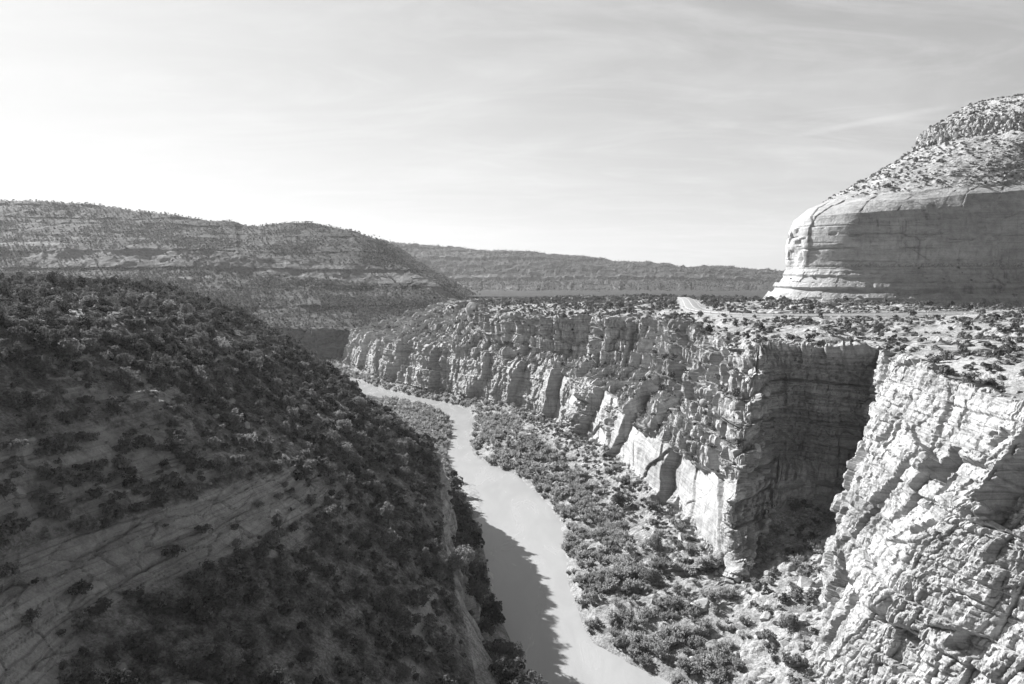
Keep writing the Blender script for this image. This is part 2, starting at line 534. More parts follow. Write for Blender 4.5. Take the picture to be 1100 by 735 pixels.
def displace_right():
    L = LR
    L.smooth_normals(4)
    P = L.flat().copy(); N = L.N.reshape(-1, 3).copy()
    if N[:, 2].mean() < 0:
        N = -N
    a, b, s, z = L.a, L.b, L.s.copy(), P[:, 2]
    # warped coordinates for joints and beds
    wz = z + 1.6 * fbm(P, 22, 3, 11) + 0.35 * fbm(P, 3.0, 3, 12)
    ws = s + 3.0 * fbm(P, 15, 3, 13) + 0.7 * fbm(P, 3.0, 3, 14)
    wl = s + 2.0 * fbm(P, 30, 2, 15) + 0.06 * z; zl = z + 1.5 * fbm(P, 34, 2, 16) - 0.03 * s
    cliff = sstep(2.7, 3.05, a) * (1 - sstep(7.0, 7.35, a))
    aw = a + 0.5 * fbm(np.stack([s, s * 0, z * 0.2], 1), 13, 3, 22)
    low = sstep(2.9, 3.2, a) * (1 - sstep(4.75, 4.95, aw))
    up = sstep(4.9, 5.2, a)
    nearc = 1 - sstep(4.3, 4.9, b)
    alc = sstep(4.6, 5.2, b) * (1 - sstep(7.3, 7.9, b))
    butt = sstep(7.6, 8.1, b)
    far = sstep(12.5, 14.0, b)
    mass = low * butt * (1 - 0.6 * sstep(14.5, 15.5, b)) * sstep(-0.25, 0.1, fbm(P, 26, 2, 21) + 0.22)
    bed1, blk1, dj1 = bricks(ws, wz, 2.5, 7.0, 1.5, 101)
    bed2, blk2, dj2 = bricks(ws * 1.0 + 3, wz + 0.7, 0.7, 2.4, 1.7, 102)
    bed3, blk3, dj3 = bricks(ws + 9, wz + 0.2, 0.3, 0.9, 1.9, 103)
    # broken planes between vertical joints
    pil = facets(wl, zl, 7.5, 15.0, 3.2, 3.4, 31, 0.9, 0.035)
    lump = facets(wl + 7, zl, 3.2, 3.8, 1.2, 2.2, 32, 0.3, 0.05)
    pil_n = facets(wl + 2, zl + 3, 9.5, 13.0, 3.0, 3.2, 35, 0.4, 0.03)
    crk = facets(wl + 5, zl, 6.5, 34.0, 1.6, 0.8, 36, 1.3, 0.018)
    chip = facets(wl + 3, zl + 2, 1.2, 0.9, 0.36, 0.9, 33, 0.10, 0.08)
    bigp = facets(wl + 11, zl, 16, 46, 7.0, 5.0, 34, 1.6, 0.04)
    beds = (bed1 - 0.5) * 3.2 + (blk1 - 0.5) * 2.0 + (bed2 - 0.5) * 1.1 + (blk2 - 0.5) * 1.2 + (blk3 - 0.5) * 0.35
    beds -= 0.7 * np.exp(-(dj1 / 0.3) ** 2) + 0.35 * np.exp(-(dj2 / 0.2) ** 2)
    rough = 1.3 * fbm(P, 9, 5, 41) + 0.5 * fbm(P, 1.6, 4, 42)
    slab = 0.9 * fbm(P, 14, 3, 43) + 0.22 * fbm(P, 2.0, 4, 44)
    # a few long diagonal cracks on the massive faces
    dg = (ws * 0.55 + wz) / 19.0 + 0.16 * fbm(P, 14, 3, 45)
    fr = dg - np.floor(dg)
    slab += (h3(np.floor(dg).astype(np.int64), np.zeros(len(a), np.int64), np.zeros(len(a), np.int64), 77) - 0.5) * 1.4 \
        - 0.7 * np.exp(-(np.minimum(fr, 1 - fr) / 0.009) ** 2) * sstep(-0.1, 0.2, fbm(P, 12, 2, 46))
    # steps: the upper slope is a stair of ledges
    D = np.zeros(len(a))
    wn = nearc * cliff; wa = alc * cliff
    wb = np.clip(cliff - wn - wa, 0, 1)
    # hollows in the near cliff with flat floors and square heads
    bpx, bpy_, bdep = project(P)
    pocket = np.zeros(len(a))
    for hx, hy, hw, hh, hd in ((1092, 528, 5.5, 6.0, 6.0), (1008, 494, 1.2, 2.6, 2.5), (947, 655, 2.2, 2.2, 2.5), (1040, 690, 2.2, 2.0, 2.2), (1075, 470, 2.0, 1.6, 1.5), (985, 560, 0.9, 1.6, 1.6), (962, 470, 0.9, 3.2, 2.2)):
        i_ = np.argmin((bpx - hx) ** 2 + (bpy_ - hy) ** 2 + 1e6 * (nearc < 0.5))
        es = np.abs(s - s[i_]) / hw + 0.55 * fbm(P, 2.6, 3, int(hx)); ez = np.abs(z - z[i_]) / hh + 0.45 * fbm(P, 2.2, 3, int(hx) + 1)
        pocket -= hd * (1 - sstep(0.8, 1.0, np.maximum(es, ez)))
    D += wn * (pil_n * 0.95 + lump * 0.3 + chip * 0.55 + rough * 0.45 + crk + beds * 0.38 + pocket + 2.0 * fbm(np.stack([s, z * 0.4, s * 0], 1), 18, 2, 84))
    D += wa * (beds * 0.75 + chip * 0.5 + rough * 0.4 + 0.45 * pil)
    fb = sstep(13.0, 15.0, b) * (1 - sstep(5.0, 5.3, a))
    D += wb * (mass * slab + (1 - mass) * (beds * (0.9 - 0.45 * fb) + pil * (0.6 + 0.1 * fb) + lump * (0.7 - 0.1 * fb) + chip * (0.8 - 0.4 * fb) + rough * 0.45) + bigp * (0.3 - 0.1 * fb) * (1 - 0.25 * mass) * (1 - sstep(5.2, 5.6, a)))
    # talus and banks
    tal = (1 - sstep(2.7, 3.05, a)) * sstep(0.6, 1.3, a)
    t1, t2, tc = voro(P[:, 0] / 2.2, P[:, 1] / 2.2, 61)
    D += tal * (1.6 * fbm(P, 17, 4, 62) + 0.6 * fbm(P, 3.0, 3, 63) + np.clip(0.45 - t1, 0, 1) * (tc > 0.55) * 1.5)
    D += 0.35 * (1 - sstep(0.6, 1.3, a)) * fbm(P, 5, 3, 64)
    # plateau
    pl = sstep(7.0, 7.4, a)
    rd = np.full(len(P), 1e3); kk = a > 6.9; rd[kk] = road_dist(P[kk])
    calm = sstep(6.5, 18, rd) * 0.96 + 0.04
    pw = sstep(7.0, 7.4, a) * calm
    k1, k2, kc = voro(P[:, 0] / 5.0, P[:, 1] / 5.0, 65)
    hz = P[:, 2] * 0 + 2.6 * fbm(P, 30, 4, 66) + 0.8 * fbm(P, 6, 4, 67)
    ter = np.floor(hz / 0.8) * 0.8 + 0.8 * sstep(0.6, 1.0, hz / 0.8 - np.floor(hz / 0.8))
    # buttresses and gullies, then a stair of ledges on the upper wall
    upz = wb * sstep(4.6, 5.4, a)
    Q = np.stack([s, z * 0.35, s * 0], 1)
    gul = fbm(Q, 26, 3, 81)
    D += wb * (2.0 + 2.5 * sstep(4.4, 5.6, a)) * gul * (1 - sstep(6.5, 7.1, a))

    # the wall zigzags in plan: each buttress has a long side and a short side square to it
    def saw(period, seed, lean, wob):
        q = (s + lean * z + wob * fbm(np.stack([s, z * 0.5, s * 0], 1), 24, 3, seed)) / period
        c_ = np.floor(q); f_ = q - c_
        am = 0.35 + 0.65 * h3(c_.astype(np.int64), np.zeros(len(a), np.int64), np.zeros(len(a), np.int64), seed)
        am1 = 0.35 + 0.65 * h3(c_.astype(np.int64) + 1, np.zeros(len(a), np.int64), np.zeros(len(a), np.int64), seed)
        return am * (1 - f_) * sstep(0, 0.045, f_) - 0.4
    lowt = 1 - sstep(4.75, 5.1, aw)
    butw = sstep(8.2, 9.0, b)
    D += wb * butw * (lowt * ((8.0 - 1.0 * fb) * saw(46, 95, 0.35, 18) + 2.0 * saw(15, 98, 0.5, 8) * (1 - mass)) + (1 - lowt) * (1 - sstep(6.7, 7.1, a)) * (6.0 * saw(21, 96, -0.3, 10) + 2.5 * saw(7, 97, 0.2, 4)))
    b4 = np.cumsum(np.random.default_rng(104).uniform(3.5, 8.0, 60)) - 30
    zt = z + 3.0 * fbm(P, 30, 3, 82) + 0.8 * fbm(P, 6, 3, 83)
    k4 = np.clip(np.searchsorted(b4, zt), 1, 59); th4 = b4[k4] - b4[k4 - 1]; f4 = (zt - b4[k4 - 1]) / th4
    stair = (sstep(0.5, 0.92, f4) - f4) * th4 * 0.9 * upz * (1 - sstep(6.8, 7.0, a))
    P2 = P + N * D[:, None]
    P2[:, 2] += stair
    P2[:, 2] += pw * (0.7 * ter + 0.3 * hz) * (1 + 0.35 * (1 - sstep(7.5, 9, b)))
    # the rim itself is notched and sags between its outcrops
    jr = int(np.argmin(abs(L.v - 6.0)))
    Hn = N.reshape(L.nu, L.nv, 3)[:, jr - 20:jr + 20].mean(1) * np.array([1, 1, 0]); Hn /= np.linalg.norm(Hn, axis=1, keepdims=True) + 1e-9
    rimw = sstep(5.0, 6.6, a) * (1 - sstep(7.6, 8.3, a))
    rs = np.stack([s, s * 0, s * 0], 1)
    nt_ = (fbm(rs, 17, 3, 91) * 7.0 + 2.0 * fbm(rs, 4.5, 2, 92)) * (0.35 * (wn + wa > 0.5) + 0.9 * (wb > 0.5) + 0.5 * (a > 7)) * sstep(7.6, 9.0, b)
    P2[:, :] += np.repeat(Hn, L.nv, 0) * (nt_ * rimw * np.clip(0.25 + calm, 0, 1))[:, None]
    P2[:, 2] += rimw * sstep(7.6, 9.0, b) * (fbm(rs, 24, 3, 93) * 4.0 - 1.0) * np.clip(calm, 0, 1)
    L.G = P2.reshape(L.nu, L.nv, 3)
    # how bare the rock is
    L.normals()
    up_n = L.N.reshape(-1, 3)[:, 2]
    if up_n.mean() < 0:
        L.N *= -1; up_n = -up_n
    bare = np.clip(cliff, 0, 1) * 1.0
    bare *= 1 - 0.32 * sstep(0.70, 0.92, up_n) * sstep(5.0, 5.4, a) * sstep(-0.2, 0.25, fbm(P, 7, 3, 70))
    bare = np.maximum(bare, tal * (0.22 + 0.6 * sstep(0.15, 0.5, fbm(P, 9, 4, 71)) + 0.5 * (np.clip(0.45 - t1, 0, 1) * (tc > 0.55) > 0.08)))
    bare = np.maximum(bare, pl * np.clip(0.30 + 1.0 * fbm(P, 14, 4, 72) + 0.08 * (nearc + alc), 0, 1))
    bare = np.maximum(bare, 0.12 * (1 - sstep(0.4, 0.9, a)))
    return bare, rd


bareR, roadD = displace_right()


def displace_left():
    L = LL
    L.smooth_normals(3)
    P = L.flat().copy(); N = L.N.reshape(-1, 3).copy()
    if N[:, 2].mean() < 0:
        N = -N
    a, b, s, z = L.a, L.b, L.s, P[:, 2]
    # beds dip gently along the hill
    wz = z - 0.05 * P[:, 1] + 1.2 * fbm(P, 25, 3, 211) + 0.25 * fbm(P, 3, 3, 212)
    ws = s + 3.0 * fbm(P, 15, 3, 213) + 0.7 * fbm(P, 3.0, 3, 214)
    cl = sstep(1.8, 2.1, a) * (1 - sstep(2.95, 3.15, a)) * sstep(3.4, 4.4, b) * (1 - sstep(8, 9.3, b))
    bed1, blk1, dj1 = bricks(ws, wz, 1.8, 5.0, 2.4, 301)
    bed2, blk2, dj2 = bricks(ws + 4, wz + 0.06 * P[:, 1] + 0.4, 0.5, 2.2, 6.0, 302)
    _, _, dl2 = bricks(ws, wz + 0.06 * P[:, 1] + 0.4, 0.5, 2.2, 90.0, 302)
    _, _, dl1 = bricks(ws, wz, 1.8, 5.0, 40.0, 301)
    f1, f2, c1 = voro(ws / 4.5, wz / 12.0, 231)
    pil = (c1 - 0.5) * 2.4 + (0.55 - f1) * 1.2 - 1.0 * np.exp(-((f2 - f1) / 0.1) ** 2)
    beds = (bed1 - 0.5) * 1.6 + (blk1 - 0.5) * 0.8 + (bed2 - 0.5) * 0.9 + (blk2 - 0.5) * 0.6 - 0.35 * np.exp(-(dj2 / 0.15) ** 2)
    slick = sstep(4.9, 5.1, a) * (1 - sstep(5.95, 6.1, a)) * (1 - sstep(3.6, 4.6, b))
    slick2 = sstep(6.0, 6.15, a) * (1 - sstep(6.6, 6.9, a)) * (1 - sstep(3.2, 4.6, b))
    slope = sstep(3.0, 3.3, a)
    out = sstep(0.08, 0.26, fbm(P, 24, 3, 241, sz=0.25))            # outcrops
    soft = 1.7 * fbm(P, 20, 4, 242) + 0.4 * fbm(P, 3.0, 4, 243)
    D = cl * (pil + beds * 0.6 + 0.8 * fbm(P, 8, 4, 244))
    D += slope * (1 - slick) * (soft * sstep(3.0, 3.8, a) + np.maximum(out * sstep(3.4, 4.2, a), slick2) * beds * 0.75)
    sl = 0.9 * fbm(P, 16, 3, 245) + 0.3 * fbm(P, 2.0, 4, 246) + (bed2 - 0.5) * 0.8 + (bed1 - 0.5) * 0.7
    sl -= 0.4 * np.exp(-(dl2 / 0.10) ** 2) * sstep(-0.1, 0.3, fbm(P, 7, 3, 247, sz=0.4)) + 0.5 * np.exp(-(dl1 / 0.16) ** 2) * sstep(-0.2, 0.1, fbm(P, 16, 3, 248))
    sl += 0.9 * facets(ws, wz, 6, 2.6, 0.9, 0.8, 250, 0.3, 0.04)
    D += slick * sl
    D += (1 - sstep(1.8, 2.1, a)) * sstep(0.2, 0.9, a) * (0.6 * fbm(P, 8, 3, 248))
    P2 = P + N * D[:, None]
    L.G = P2.reshape(L.nu, L.nv, 3)
    L.normals()
    if L.N[..., 2].mean() < 0:
        L.N *= -1
    bare = np.maximum(cl, slick)
    bare = np.maximum(bare, 0.7 * slick2)
    bare = np.maximum(bare, slope * (1 - slick) * out * 0.62)
    bare = np.maximum(bare, slope * (1 - slick) * (0.18 + 0.2 * fbm(P, 6, 3, 249)))
    return np.clip(bare, 0, 1), slick, np.maximum(slick, 0.6 * slick2)


bareL, slickL, slickAll = displace_left()

LR.strip('river_bank', 0, 3, M_BANK, 'structure', bareR)
LR.strip('canyon_cliff', 3, 7, M_CLIFF, 'structure', bareR)
LR.strip('plateau_ground', 7, 10, M_PLAT, 'structure', bareR)
LL.strip('river_bank', 0, 2, M_BANK, 'structure', bareL)
LL.strip('canyon_cliff', 2, 3, M_CLIFF, 'structure', bareL)
LL.strip('hillside', 3, 11, M_HILL, 'structure', bareL)

# ----------------------------------------------------------------- mesa on the right
MP = [((330,690),(.9,-.3)),((236,585),(.95,-.1)),((194,510),(.97,.15)),((178,472),(.95,.28)),((181,447),(.88,.47)),
      ((200,426),(.72,.7)),((228,414),(.4,.92)),((272,410),(.2,.98)),((334,410),(.16,.985)),((440,408),(.1,1)),((640,400),(0,1))]
MD = [(-10,62),(-4,66.5),(2,73),(8,81),(13,87),(12,103),(14,115),(18,122.5),(30,130),(46,135),(84,154),(128,180),(137,195),(182,220),(270,236),(420,238)]
MQ = [(440,730),(375,650),(338,592),(328,562),(324,545),(328,534),(338,514),(360,492),(398,484),(490,476),(690,470)]
MT = []
for (p, n), q in zip(MP, MQ):
    n = np.array(n) / np.linalg.norm(n); p = np.array(p, float); q = np.array(q, float)
    hub = np.array([480.0, 660.0]) if q[0] < 480 else np.array([q[0] + 20, 660.0])
    st = []
    for d, z in MD:
        if d <= 18:
            xy = p + n * d
        elif d <= 128:
            t = {30: .09, 46: .21, 84: .55, 128: 1.0}[d]
            xy = (p + n * 18) * (1 - t) + q * t
        else:
            t = {137: .075, 182: .4, 270: .75, 420: .97}[d]
            xy = q * (1 - t) + hub * t
        if z > 95:
            z = z + np.clip((xy[0] - 225) * 0.05, -4, 6) * min(1.0, (z - 95) / 20)
        st.append((xy[0], xy[1], z))
    MT.append(st)
LM = Loft(MT, [4, 18, 22, 8, 40, 30, 22, 16, 22, 44, 48, 30, 30, 12, 4], pxs=1.3, umin=0.5, umax=6, ref_row=5)


def displace_mesa():
    L = LM
    L.smooth_normals(3)
    P = L.flat().copy(); N = L.N.reshape(-1, 3).copy()
    a, s, z = L.a, L.s, P[:, 2]
    if (N[:, 1] * 1.0)[(a > 4.5) & (a < 6)].mean() > 0:
        N = -N
    wz = z + 0.8 * fbm(P, 40, 2, 411) + 0.3 * fbm(P, 4, 3, 412)
    ws = s + 4 * fbm(P, 20, 3, 413) + 1.0 * fbm(P, 4, 3, 414)
    bed1, blk1, dj1 = bricks(ws, wz, 1.6, 3.6, 5.0, 401)
    bed2, blk2, dj2 = bricks(ws + 7, wz, 2.5, 5.0, 1.4, 402)
    base = sstep(0.8, 1.2, a) * (1 - sstep(3.9, 4.2, a))
    wall = sstep(4.0, 4.4, a) * (1 - sstep(8.6, 9.1, a))
    slope = sstep(8.8, 9.2, a)
    ledge = sstep(10.9, 11.05, a) * (1 - sstep(12.0, 12.2, a))
    D = base * ((bed1 - 0.5) * 3.4 + (blk1 - 0.5) * 0.7 + 0.5 * fbm(P, 5, 4, 421))
    w = 1.5 * fbm(P, 26, 3, 422) + 0.25 * fbm(P, 5, 4, 423)
    w += 0.8 * facets(s + 3 * fbm(P, 30, 2, 441), z, 24, 70, 1.4, 0.8, 442, 0.9, 0.012)
    # long thin bedding grooves and a few scars in the big wall
    for zz, am, ww in ((93, 0.8, 0.5), (100.5, 1.3, 0.6), (109, 0.9, 0.5), (115, 0.6, 0.4), (104, 0.5, 0.3)):
        lv = zz + 1.2 * fbm(P, 60, 2, int(zz * 10)) - 0.012 * (P[:, 0] - 200)
        w -= am * np.exp(-((z - lv) / ww) ** 2) * sstep(-0.25, 0.15, fbm(P, 25, 2, int(zz)))
    w -= 2.0 * sstep(0.3, 0.45, fbm(P, 9, 2, 424, sz=0.45)) * sstep(100, 104, z) * (1 - sstep(112, 118, z)) * 0.6
    # vertical scar near the nose
    sc = np.exp(-((P[:, 0] - 190 - 2 * fbm(P, 8, 2, 426)) / 1.0) ** 2) * (P[:, 1] < 470)
    D += wall * (w - 2.2 * sc * (1 - sstep(112, 118, z)))
    D += slope * (1 - ledge) * (2.2 * fbm(P, 22, 4, 427) + 0.9 * fbm(P, 5, 4, 428) + (bed2 - 0.5) * 0.5)
    D += ledge * ((blk2 - 0.5) * 3.0 + (bed2 - 0.5) * 2.0 + 1.0 * fbm(P, 5, 4, 429) - 1.5 * np.exp(-(dj2 / 0.5) ** 2))
    L.G = (P + N * D[:, None]).reshape(L.nu, L.nv, 3)
    L.normals()
    if L.N[..., 2].mean() < 0:
        L.N *= -1
    bare = np.maximum.reduce([base, wall, ledge, slope * np.clip(0.42 + 0.8 * fbm(P, 9, 4, 430) + 0.35 * (1 - sstep(9.2, 9.6, a)), 0, 0.9)])
    return np.clip(bare, 0, 1)


bareM = displace_mesa()
LM.strip('mesa', 0, 15, M_MESA, 'structure', bareM)

# ----------------------------------------------------------------- far hill on the left, far ridge, plain
FH = []
for px, yc, Yc in ((-420, 205, 1200), (-200, 214, 1150), (0, 217, 1100), (80, 219, 1100), (150, 227, 1100), (205, 235, 1100), (250, 239, 1100), (262, 243, 1095), (330, 241, 1080),
                   (370, 247, 1060), (400, 257, 1030), (440, 284, 980), (470, 300, 930), (497, 317, 880), (515, 329, 850), (535, 340, 840)):
    yb = max(268 + max(0, (px - 215)) * 0.1, yc + 6)
    k = sstep(400, 520, np.array([px]))[0]
    FH.append([on_y(px, 399, 640) * np.array([1, 1, 0]) + np.array([0, 0, -3]),
               on_y(px, 384, 652), on_y(px, 352 - 4 * k, 668), on_y(px, 340 - 4 * k, 740),
               on_y(px, max(yb + 26 - 16 * k, yc + 12), 860 - 40 * k), on_y(px, yb + 20 - 14 * k, 872 - 40 * k), on_y(px, yb, 905 - 50 * k),
               on_y(px, yc + (yb - yc) * 0.5, (905 + Yc) / 2 - 30 * k), on_y(px, yc, Yc),
               on_y(px, yc, Yc) + np.array([0, 250, -4]), on_y(px, yc, Yc) + np.array([0, 700, -120])])
LF = Loft(FH, [6, 20, 26, 40, 12, 22, 34, 34, 8, 4], pxs=2.0, umin=1.5, umax=8, ref_row=5)
SR = []
for px, yc in ((-500, 230), (100, 240), (300, 250), (400, 257), (430, 261), (470, 265), (520, 268), (560, 270), (600, 275), (640, 279), (700, 284), (740, 288),
               (780, 288), (838, 292), (900, 294), (1100, 296), (1500, 290)):
    SR.append([on_y(px, 318, 1250), on_y(px, 309, 1700), on_y(px, max(303, yc + 6), 2080), on_y(px, max(296, yc + 5), 2150), on_y(px, (yc * 0.55 + 294 * 0.45) if yc < 292 else yc + 2, 2320),
               on_y(px, yc, 2550), on_y(px, yc, 2550) + np.array([0, 300, -10]), on_y(px, yc, 2550) + np.array([0, 650, -200])])
LS = Loft(SR, [14, 16, 8, 14, 22, 6, 4], pxs=2.2, umin=3, umax=30, ref_row=4)


def displace_far(L, seed, amp, sc, steprow, bedk=1.0):
    L.smooth_normals(2)
    P = L.flat().copy(); N = L.N.reshape(-1, 3).copy()
    if N[:, 2].mean() < 0:
        N = -N
    z = P[:, 2]
    bed1, blk1, dj1 = bricks(L.s + 8 * fbm(P, 40, 2, seed), z + 2 * fbm(P, 90, 3, seed + 1), 3, 9, 4.0, seed + 2)
    g = 1 - np.abs(fbm(P, sc, 4, seed + 3))                   # gullies
    D = amp * (1.2 * (g - 0.8) + 0.35 * fbm(P, sc * 0.2, 4, seed + 4)) + ((bed1 - 0.5) * 2.6 + (blk1 - 0.5) * 1.5) * bedk
    for r0, r1, v in steprow:
        if r0 == 1.0:
            D += sstep(r0 - 0.1, r0 + 0.1, L.a) * (1 - sstep(r1 - 0.1, r1 + 0.1, L.a)) * facets(L.s + 6 * fbm(P, 40, 2, seed + 11), z, 22, 30, 9, 9, seed + 12, 2.0, 0.05)
    edge = sstep(0.0, 1.0, L.a)
    L.G = (P + N * (D * edge)[:, None]).reshape(L.nu, L.nv, 3)
    L.normals()
    if L.N[..., 2].mean() < 0:
        L.N *= -1
    px, py, dep = project(P)
    bare = 0.02 + 0.35 * fbm(P, sc * 0.3, 4, seed + 6) + 0.2 * bedk ** 0.5 * (bed1 > 0.8) * sstep(-0.1, 0.2, fbm(P, sc * 0.5, 3, seed + 8))
    for r0, r1, v in steprow:
        bare = np.maximum(bare, v * sstep(r0 - 0.1, r0 + 0.1, L.a) * (1 - sstep(r1 - 0.1, r1 + 0.1, L.a)) *
                          (0.55 + 0.45 * sstep(-0.2, 0.2, fbm(P, sc * 1.2, 3, seed + 7))))
    return np.clip(bare, 0, 1)


bareF = displace_far(LF, 500, 7, 130, ((1.0, 2.0, 0.6), (5.0, 6.0, 0.8)))
bareS = displace_far(LS, 600, 18, 300, ((2.0, 3.0, 0.42),), 4.0)
# pale washes scraped through the scrub on the far hill
PF = LF.flat()
pxF, pyF, _ = project(PF)
for (x, y, rx, ry) in ((222, 272, 6, 4), (217, 281, 4, 4), (200, 298, 30, 1.6), (228, 290, 3, 5), (30, 262, 40, 2)):
    bareF = np.maximum(bareF, 1.0 * (((pxF - x) / rx) ** 2 + ((pyF - y) / ry) ** 2 < 1 + 0.8 * fbm(PF, 8, 3, 5)))
LF.strip('far_hill', 0, 10, M_FAR, 'structure', bareF)
LS.strip('far_ridge', 0, 7, M_FAR, 'structure', bareS)

# plain to the horizon, left open where the canyon runs
xs = np.concatenate([np.linspace(-9000, -1200, 14), np.linspace(-1000, 1400, 60), np.linspace(1700, 9000, 14)])
ys = np.concatenate([np.linspace(-3000, -300, 8), np.linspace(-200, 1700, 60), np.linspace(1900, 9000, 14)])
XX, YY = np.meshgrid(xs, ys, indexing='ij')
PG = np.stack([XX.ravel(), YY.ravel(), np.full(XX.size, 57.0)], 1)
PG[:, 2] += 1.5 * fbm(PG, 150, 3, 700)
fc = grid_faces(len(xs), len(ys))
cen = PG[fc].mean(1)
mid = np.array([(np.array(r[9]) * 0.75 + np.array(r[8]) * 0.25)[:2] for r in RT])
inside = np.zeros(len(cen), bool)
poly = np.concatenate([mid, [[-60, 930], [-2500, 930], [-2500, -260], [200, -260]]])
j = len(poly) - 1
for i in range(len(poly)):
    xi, yi = poly[i]; xj, yj = poly[j]
    c = ((yi > cen[:, 1]) != (yj > cen[:, 1])) & (cen[:, 0] < (xj - xi) * (cen[:, 1] - yi) / (yj - yi + 1e-12) + xi)
    inside ^= c
    j = i
o = link('ground', mesh_obj('ground', PG, fc[~inside], M_FAR, False, {'bare': np.full(len(PG), 0.15)}))
o['kind'] = 'structure'

# ----------------------------------------------------------------- river
m, nt, out = new_mat('muddy_water')
b = NB(nt)
tc = b.n('ShaderNodeTexCoord').outputs['Object']
flow = b.noise(b.mapv(tc, (0.10, 0.035, 1)), 1.0, 5, 0.6, 0.35, 0.65, 1.2)
v = b.mix(flow, 0.285, 0.315)
comb = b.n('ShaderNodeCombineColor')
for i in range(3):
    b.l(v, comb.inputs[i])
p = b.n('ShaderNodeBsdfPrincipled')
b.l(comb.outputs[0], p.inputs['Base Color'])
b.l(b.mix(flow, 0.2, 0.28), p.inputs['Roughness'])
p.inputs['IOR'].default_value = 1.33
bp = b.n('ShaderNodeBump'); bp.inputs['Strength'].default_value = 0.25; bp.inputs['Distance'].default_value = 0.15
b.l(b.math('ADD', b.noise(b.mapv(tc, (1.2, 0.7, 1)), 1.0, 5, 0.6), b.noise(tc, 0.15, 3, 0.5)), bp.inputs['Height'])
b.l(bp.outputs[0], p.inputs['Normal'])
b.l(p.outputs[0], out.inputs[0])
M_WATER = m
xs = np.linspace(-420, 120, 40); ys = np.linspace(-60, 700, 50)
XX, YY = np.meshgrid(xs, ys, indexing='ij')
o = link('river', mesh_obj('river', np.stack([XX.ravel(), YY.ravel(), np.zeros(XX.size)], 1), grid_faces(40, 50), M_WATER))
o['kind'] = 'structure'

# gravel bar in the shallows by the left bank
def bar(name, cx, cy, rx, ry, rot, h, seed):
    n = 60
    g = np.linspace(-1.3, 1.3, n)
    X, Y = np.meshgrid(g, g, indexing='ij')
    r2 = X ** 2 + Y ** 2
    c, s_ = math.cos(rot), math.sin(rot)
    wx = cx + rx * X * c - ry * Y * s_; wy = cy + rx * X * s_ + ry * Y * c
    P = np.stack([wx.ravel(), wy.ravel(), np.zeros(n * n)], 1)
    P[:, 2] = h * (1 - r2.ravel()) + 0.07 * fbm(P, 5, 4, seed) + 0.06 * fbm(P, 0.8, 2, seed + 1) - 0.04
    P[:, 2] = np.clip(P[:, 2], -0.6, 1.0)
    me = mesh_obj(name, P, grid_faces(n, n), M_BANK, True, {'bare': np.full(n * n, 0.55)})
    o = link(name, me)
    o['kind'] = 'structure'


p = on_z(506, 538, 0); bar('gravel_bar', p[0], p[1], 4.2, 24, R(5), 0.2, 801)

# ----------------------------------------------------------------- road and guard rail
PR = LR.flat(); NRM = LR.N.reshape(-1, 3)


def ground_z(pts, Pset, k=6):
    z = []
    for p in pts:
        d = (Pset[:, 0] - p[0]) ** 2 + (Pset[:, 1] - p[1]) ** 2
        i = np.argpartition(d, k)[:k]
        z.append(Pset[i, 2].max())
    return np.array(z)


plat_mask = LR.a > 7.2
PP = PR[plat_mask]
rz = ground_z(ROADC, PP)
ker = np.ones(9) / 9
rz = np.convolve(np.pad(rz, 4, mode='edge'), ker, 'valid') + 0.9
tan = np.gradient(ROADC, axis=0); tan /= np.linalg.norm(tan, axis=1, keepdims=True)
nor = np.stack([-tan[:, 1], tan[:, 0]], 1)


def ribbon(name, offs, dz, mat):
    V = []
    for o_, h in zip(offs, dz):
        V.append(np.concatenate([ROADC + nor * o_, (rz + h)[:, None]], 1))
    V = np.stack(V, 1)
    return mesh_obj(name, V.reshape(-1, 3), grid_faces(len(ROADC), len(offs)), mat, True)


o = link('road', ribbon('road', (-7.5, -4.2, 0, 4.2, 7.5), (-2.2, 0, 0.08, 0, -2.2), M_ROAD)); o['kind'] = 'structure'
for off in (-3.8, 3.8):
    o = link('road_marking', ribbon('road_marking', (off - 0.09, off + 0.09), (0.012, 0.012), M_LINE)); o['kind'] = 'structure'
o = link('road_marking', ribbon('road_marking', (-0.12, 0.12), (0.088, 0.088), M_LINE)); o['kind'] = 'structure'

# guard rail on the outer side of the bend
side = 1 if np.mean((ROADC + nor)[20:60, 0]) < np.mean(ROADC[20:60, 0]) else -1
idx = np.arange(62, min(118, len(ROADC)))
gp = ROADC[idx] + nor[idx] * side * 4.9
gz = rz[idx] - 0.3
root = bpy.data.objects.new('guard_rail', None); COL.objects.link(root)
root.location = (gp[0, 0], gp[0, 1], gz[0])
tag(root, 'thin pale steel guard rail along the outer edge of the road bend', 'guard rail')
prof = [(0.0, 0.45), (0.05, 0.52), (0.0, 0.6), (0.05, 0.68), (0.0, 0.76), (-0.03, 0.76), (-0.03, 0.45), (0.0, 0.45)]
V = np.stack([np.concatenate([gp + nor[idx] * q[0], (gz + q[1])[:, None]], 1) for q in prof], 1) - np.array(root.location)
o = link('rail', mesh_obj('rail', V.reshape(-1, 3), grid_faces(len(idx), len(prof)), M_STEEL), root)
bxv = np.array([(x, y, z) for x in (-.07, .07) for y in (-.07, .07) for z in (-0.4, .8)])
bxf = [(0, 1, 3, 2), (4, 6, 7, 5), (0, 4, 5, 1), (2, 3, 7, 6), (0, 2, 6, 4), (1, 5, 7, 3)]
pm = mesh_obj('post', bxv, bxf, M_STEEL)
for k in range(0, len(idx), 2):
    link('post', pm, root, (gp[k, 0] - root.location[0] - nor[idx[k], 0] * 0.12, gp[k, 1] - root.location[1] - nor[idx[k], 1] * 0.12, gz[k] - root.location[2]))

# ----------------------------------------------------------------- plants and rocks: base meshes


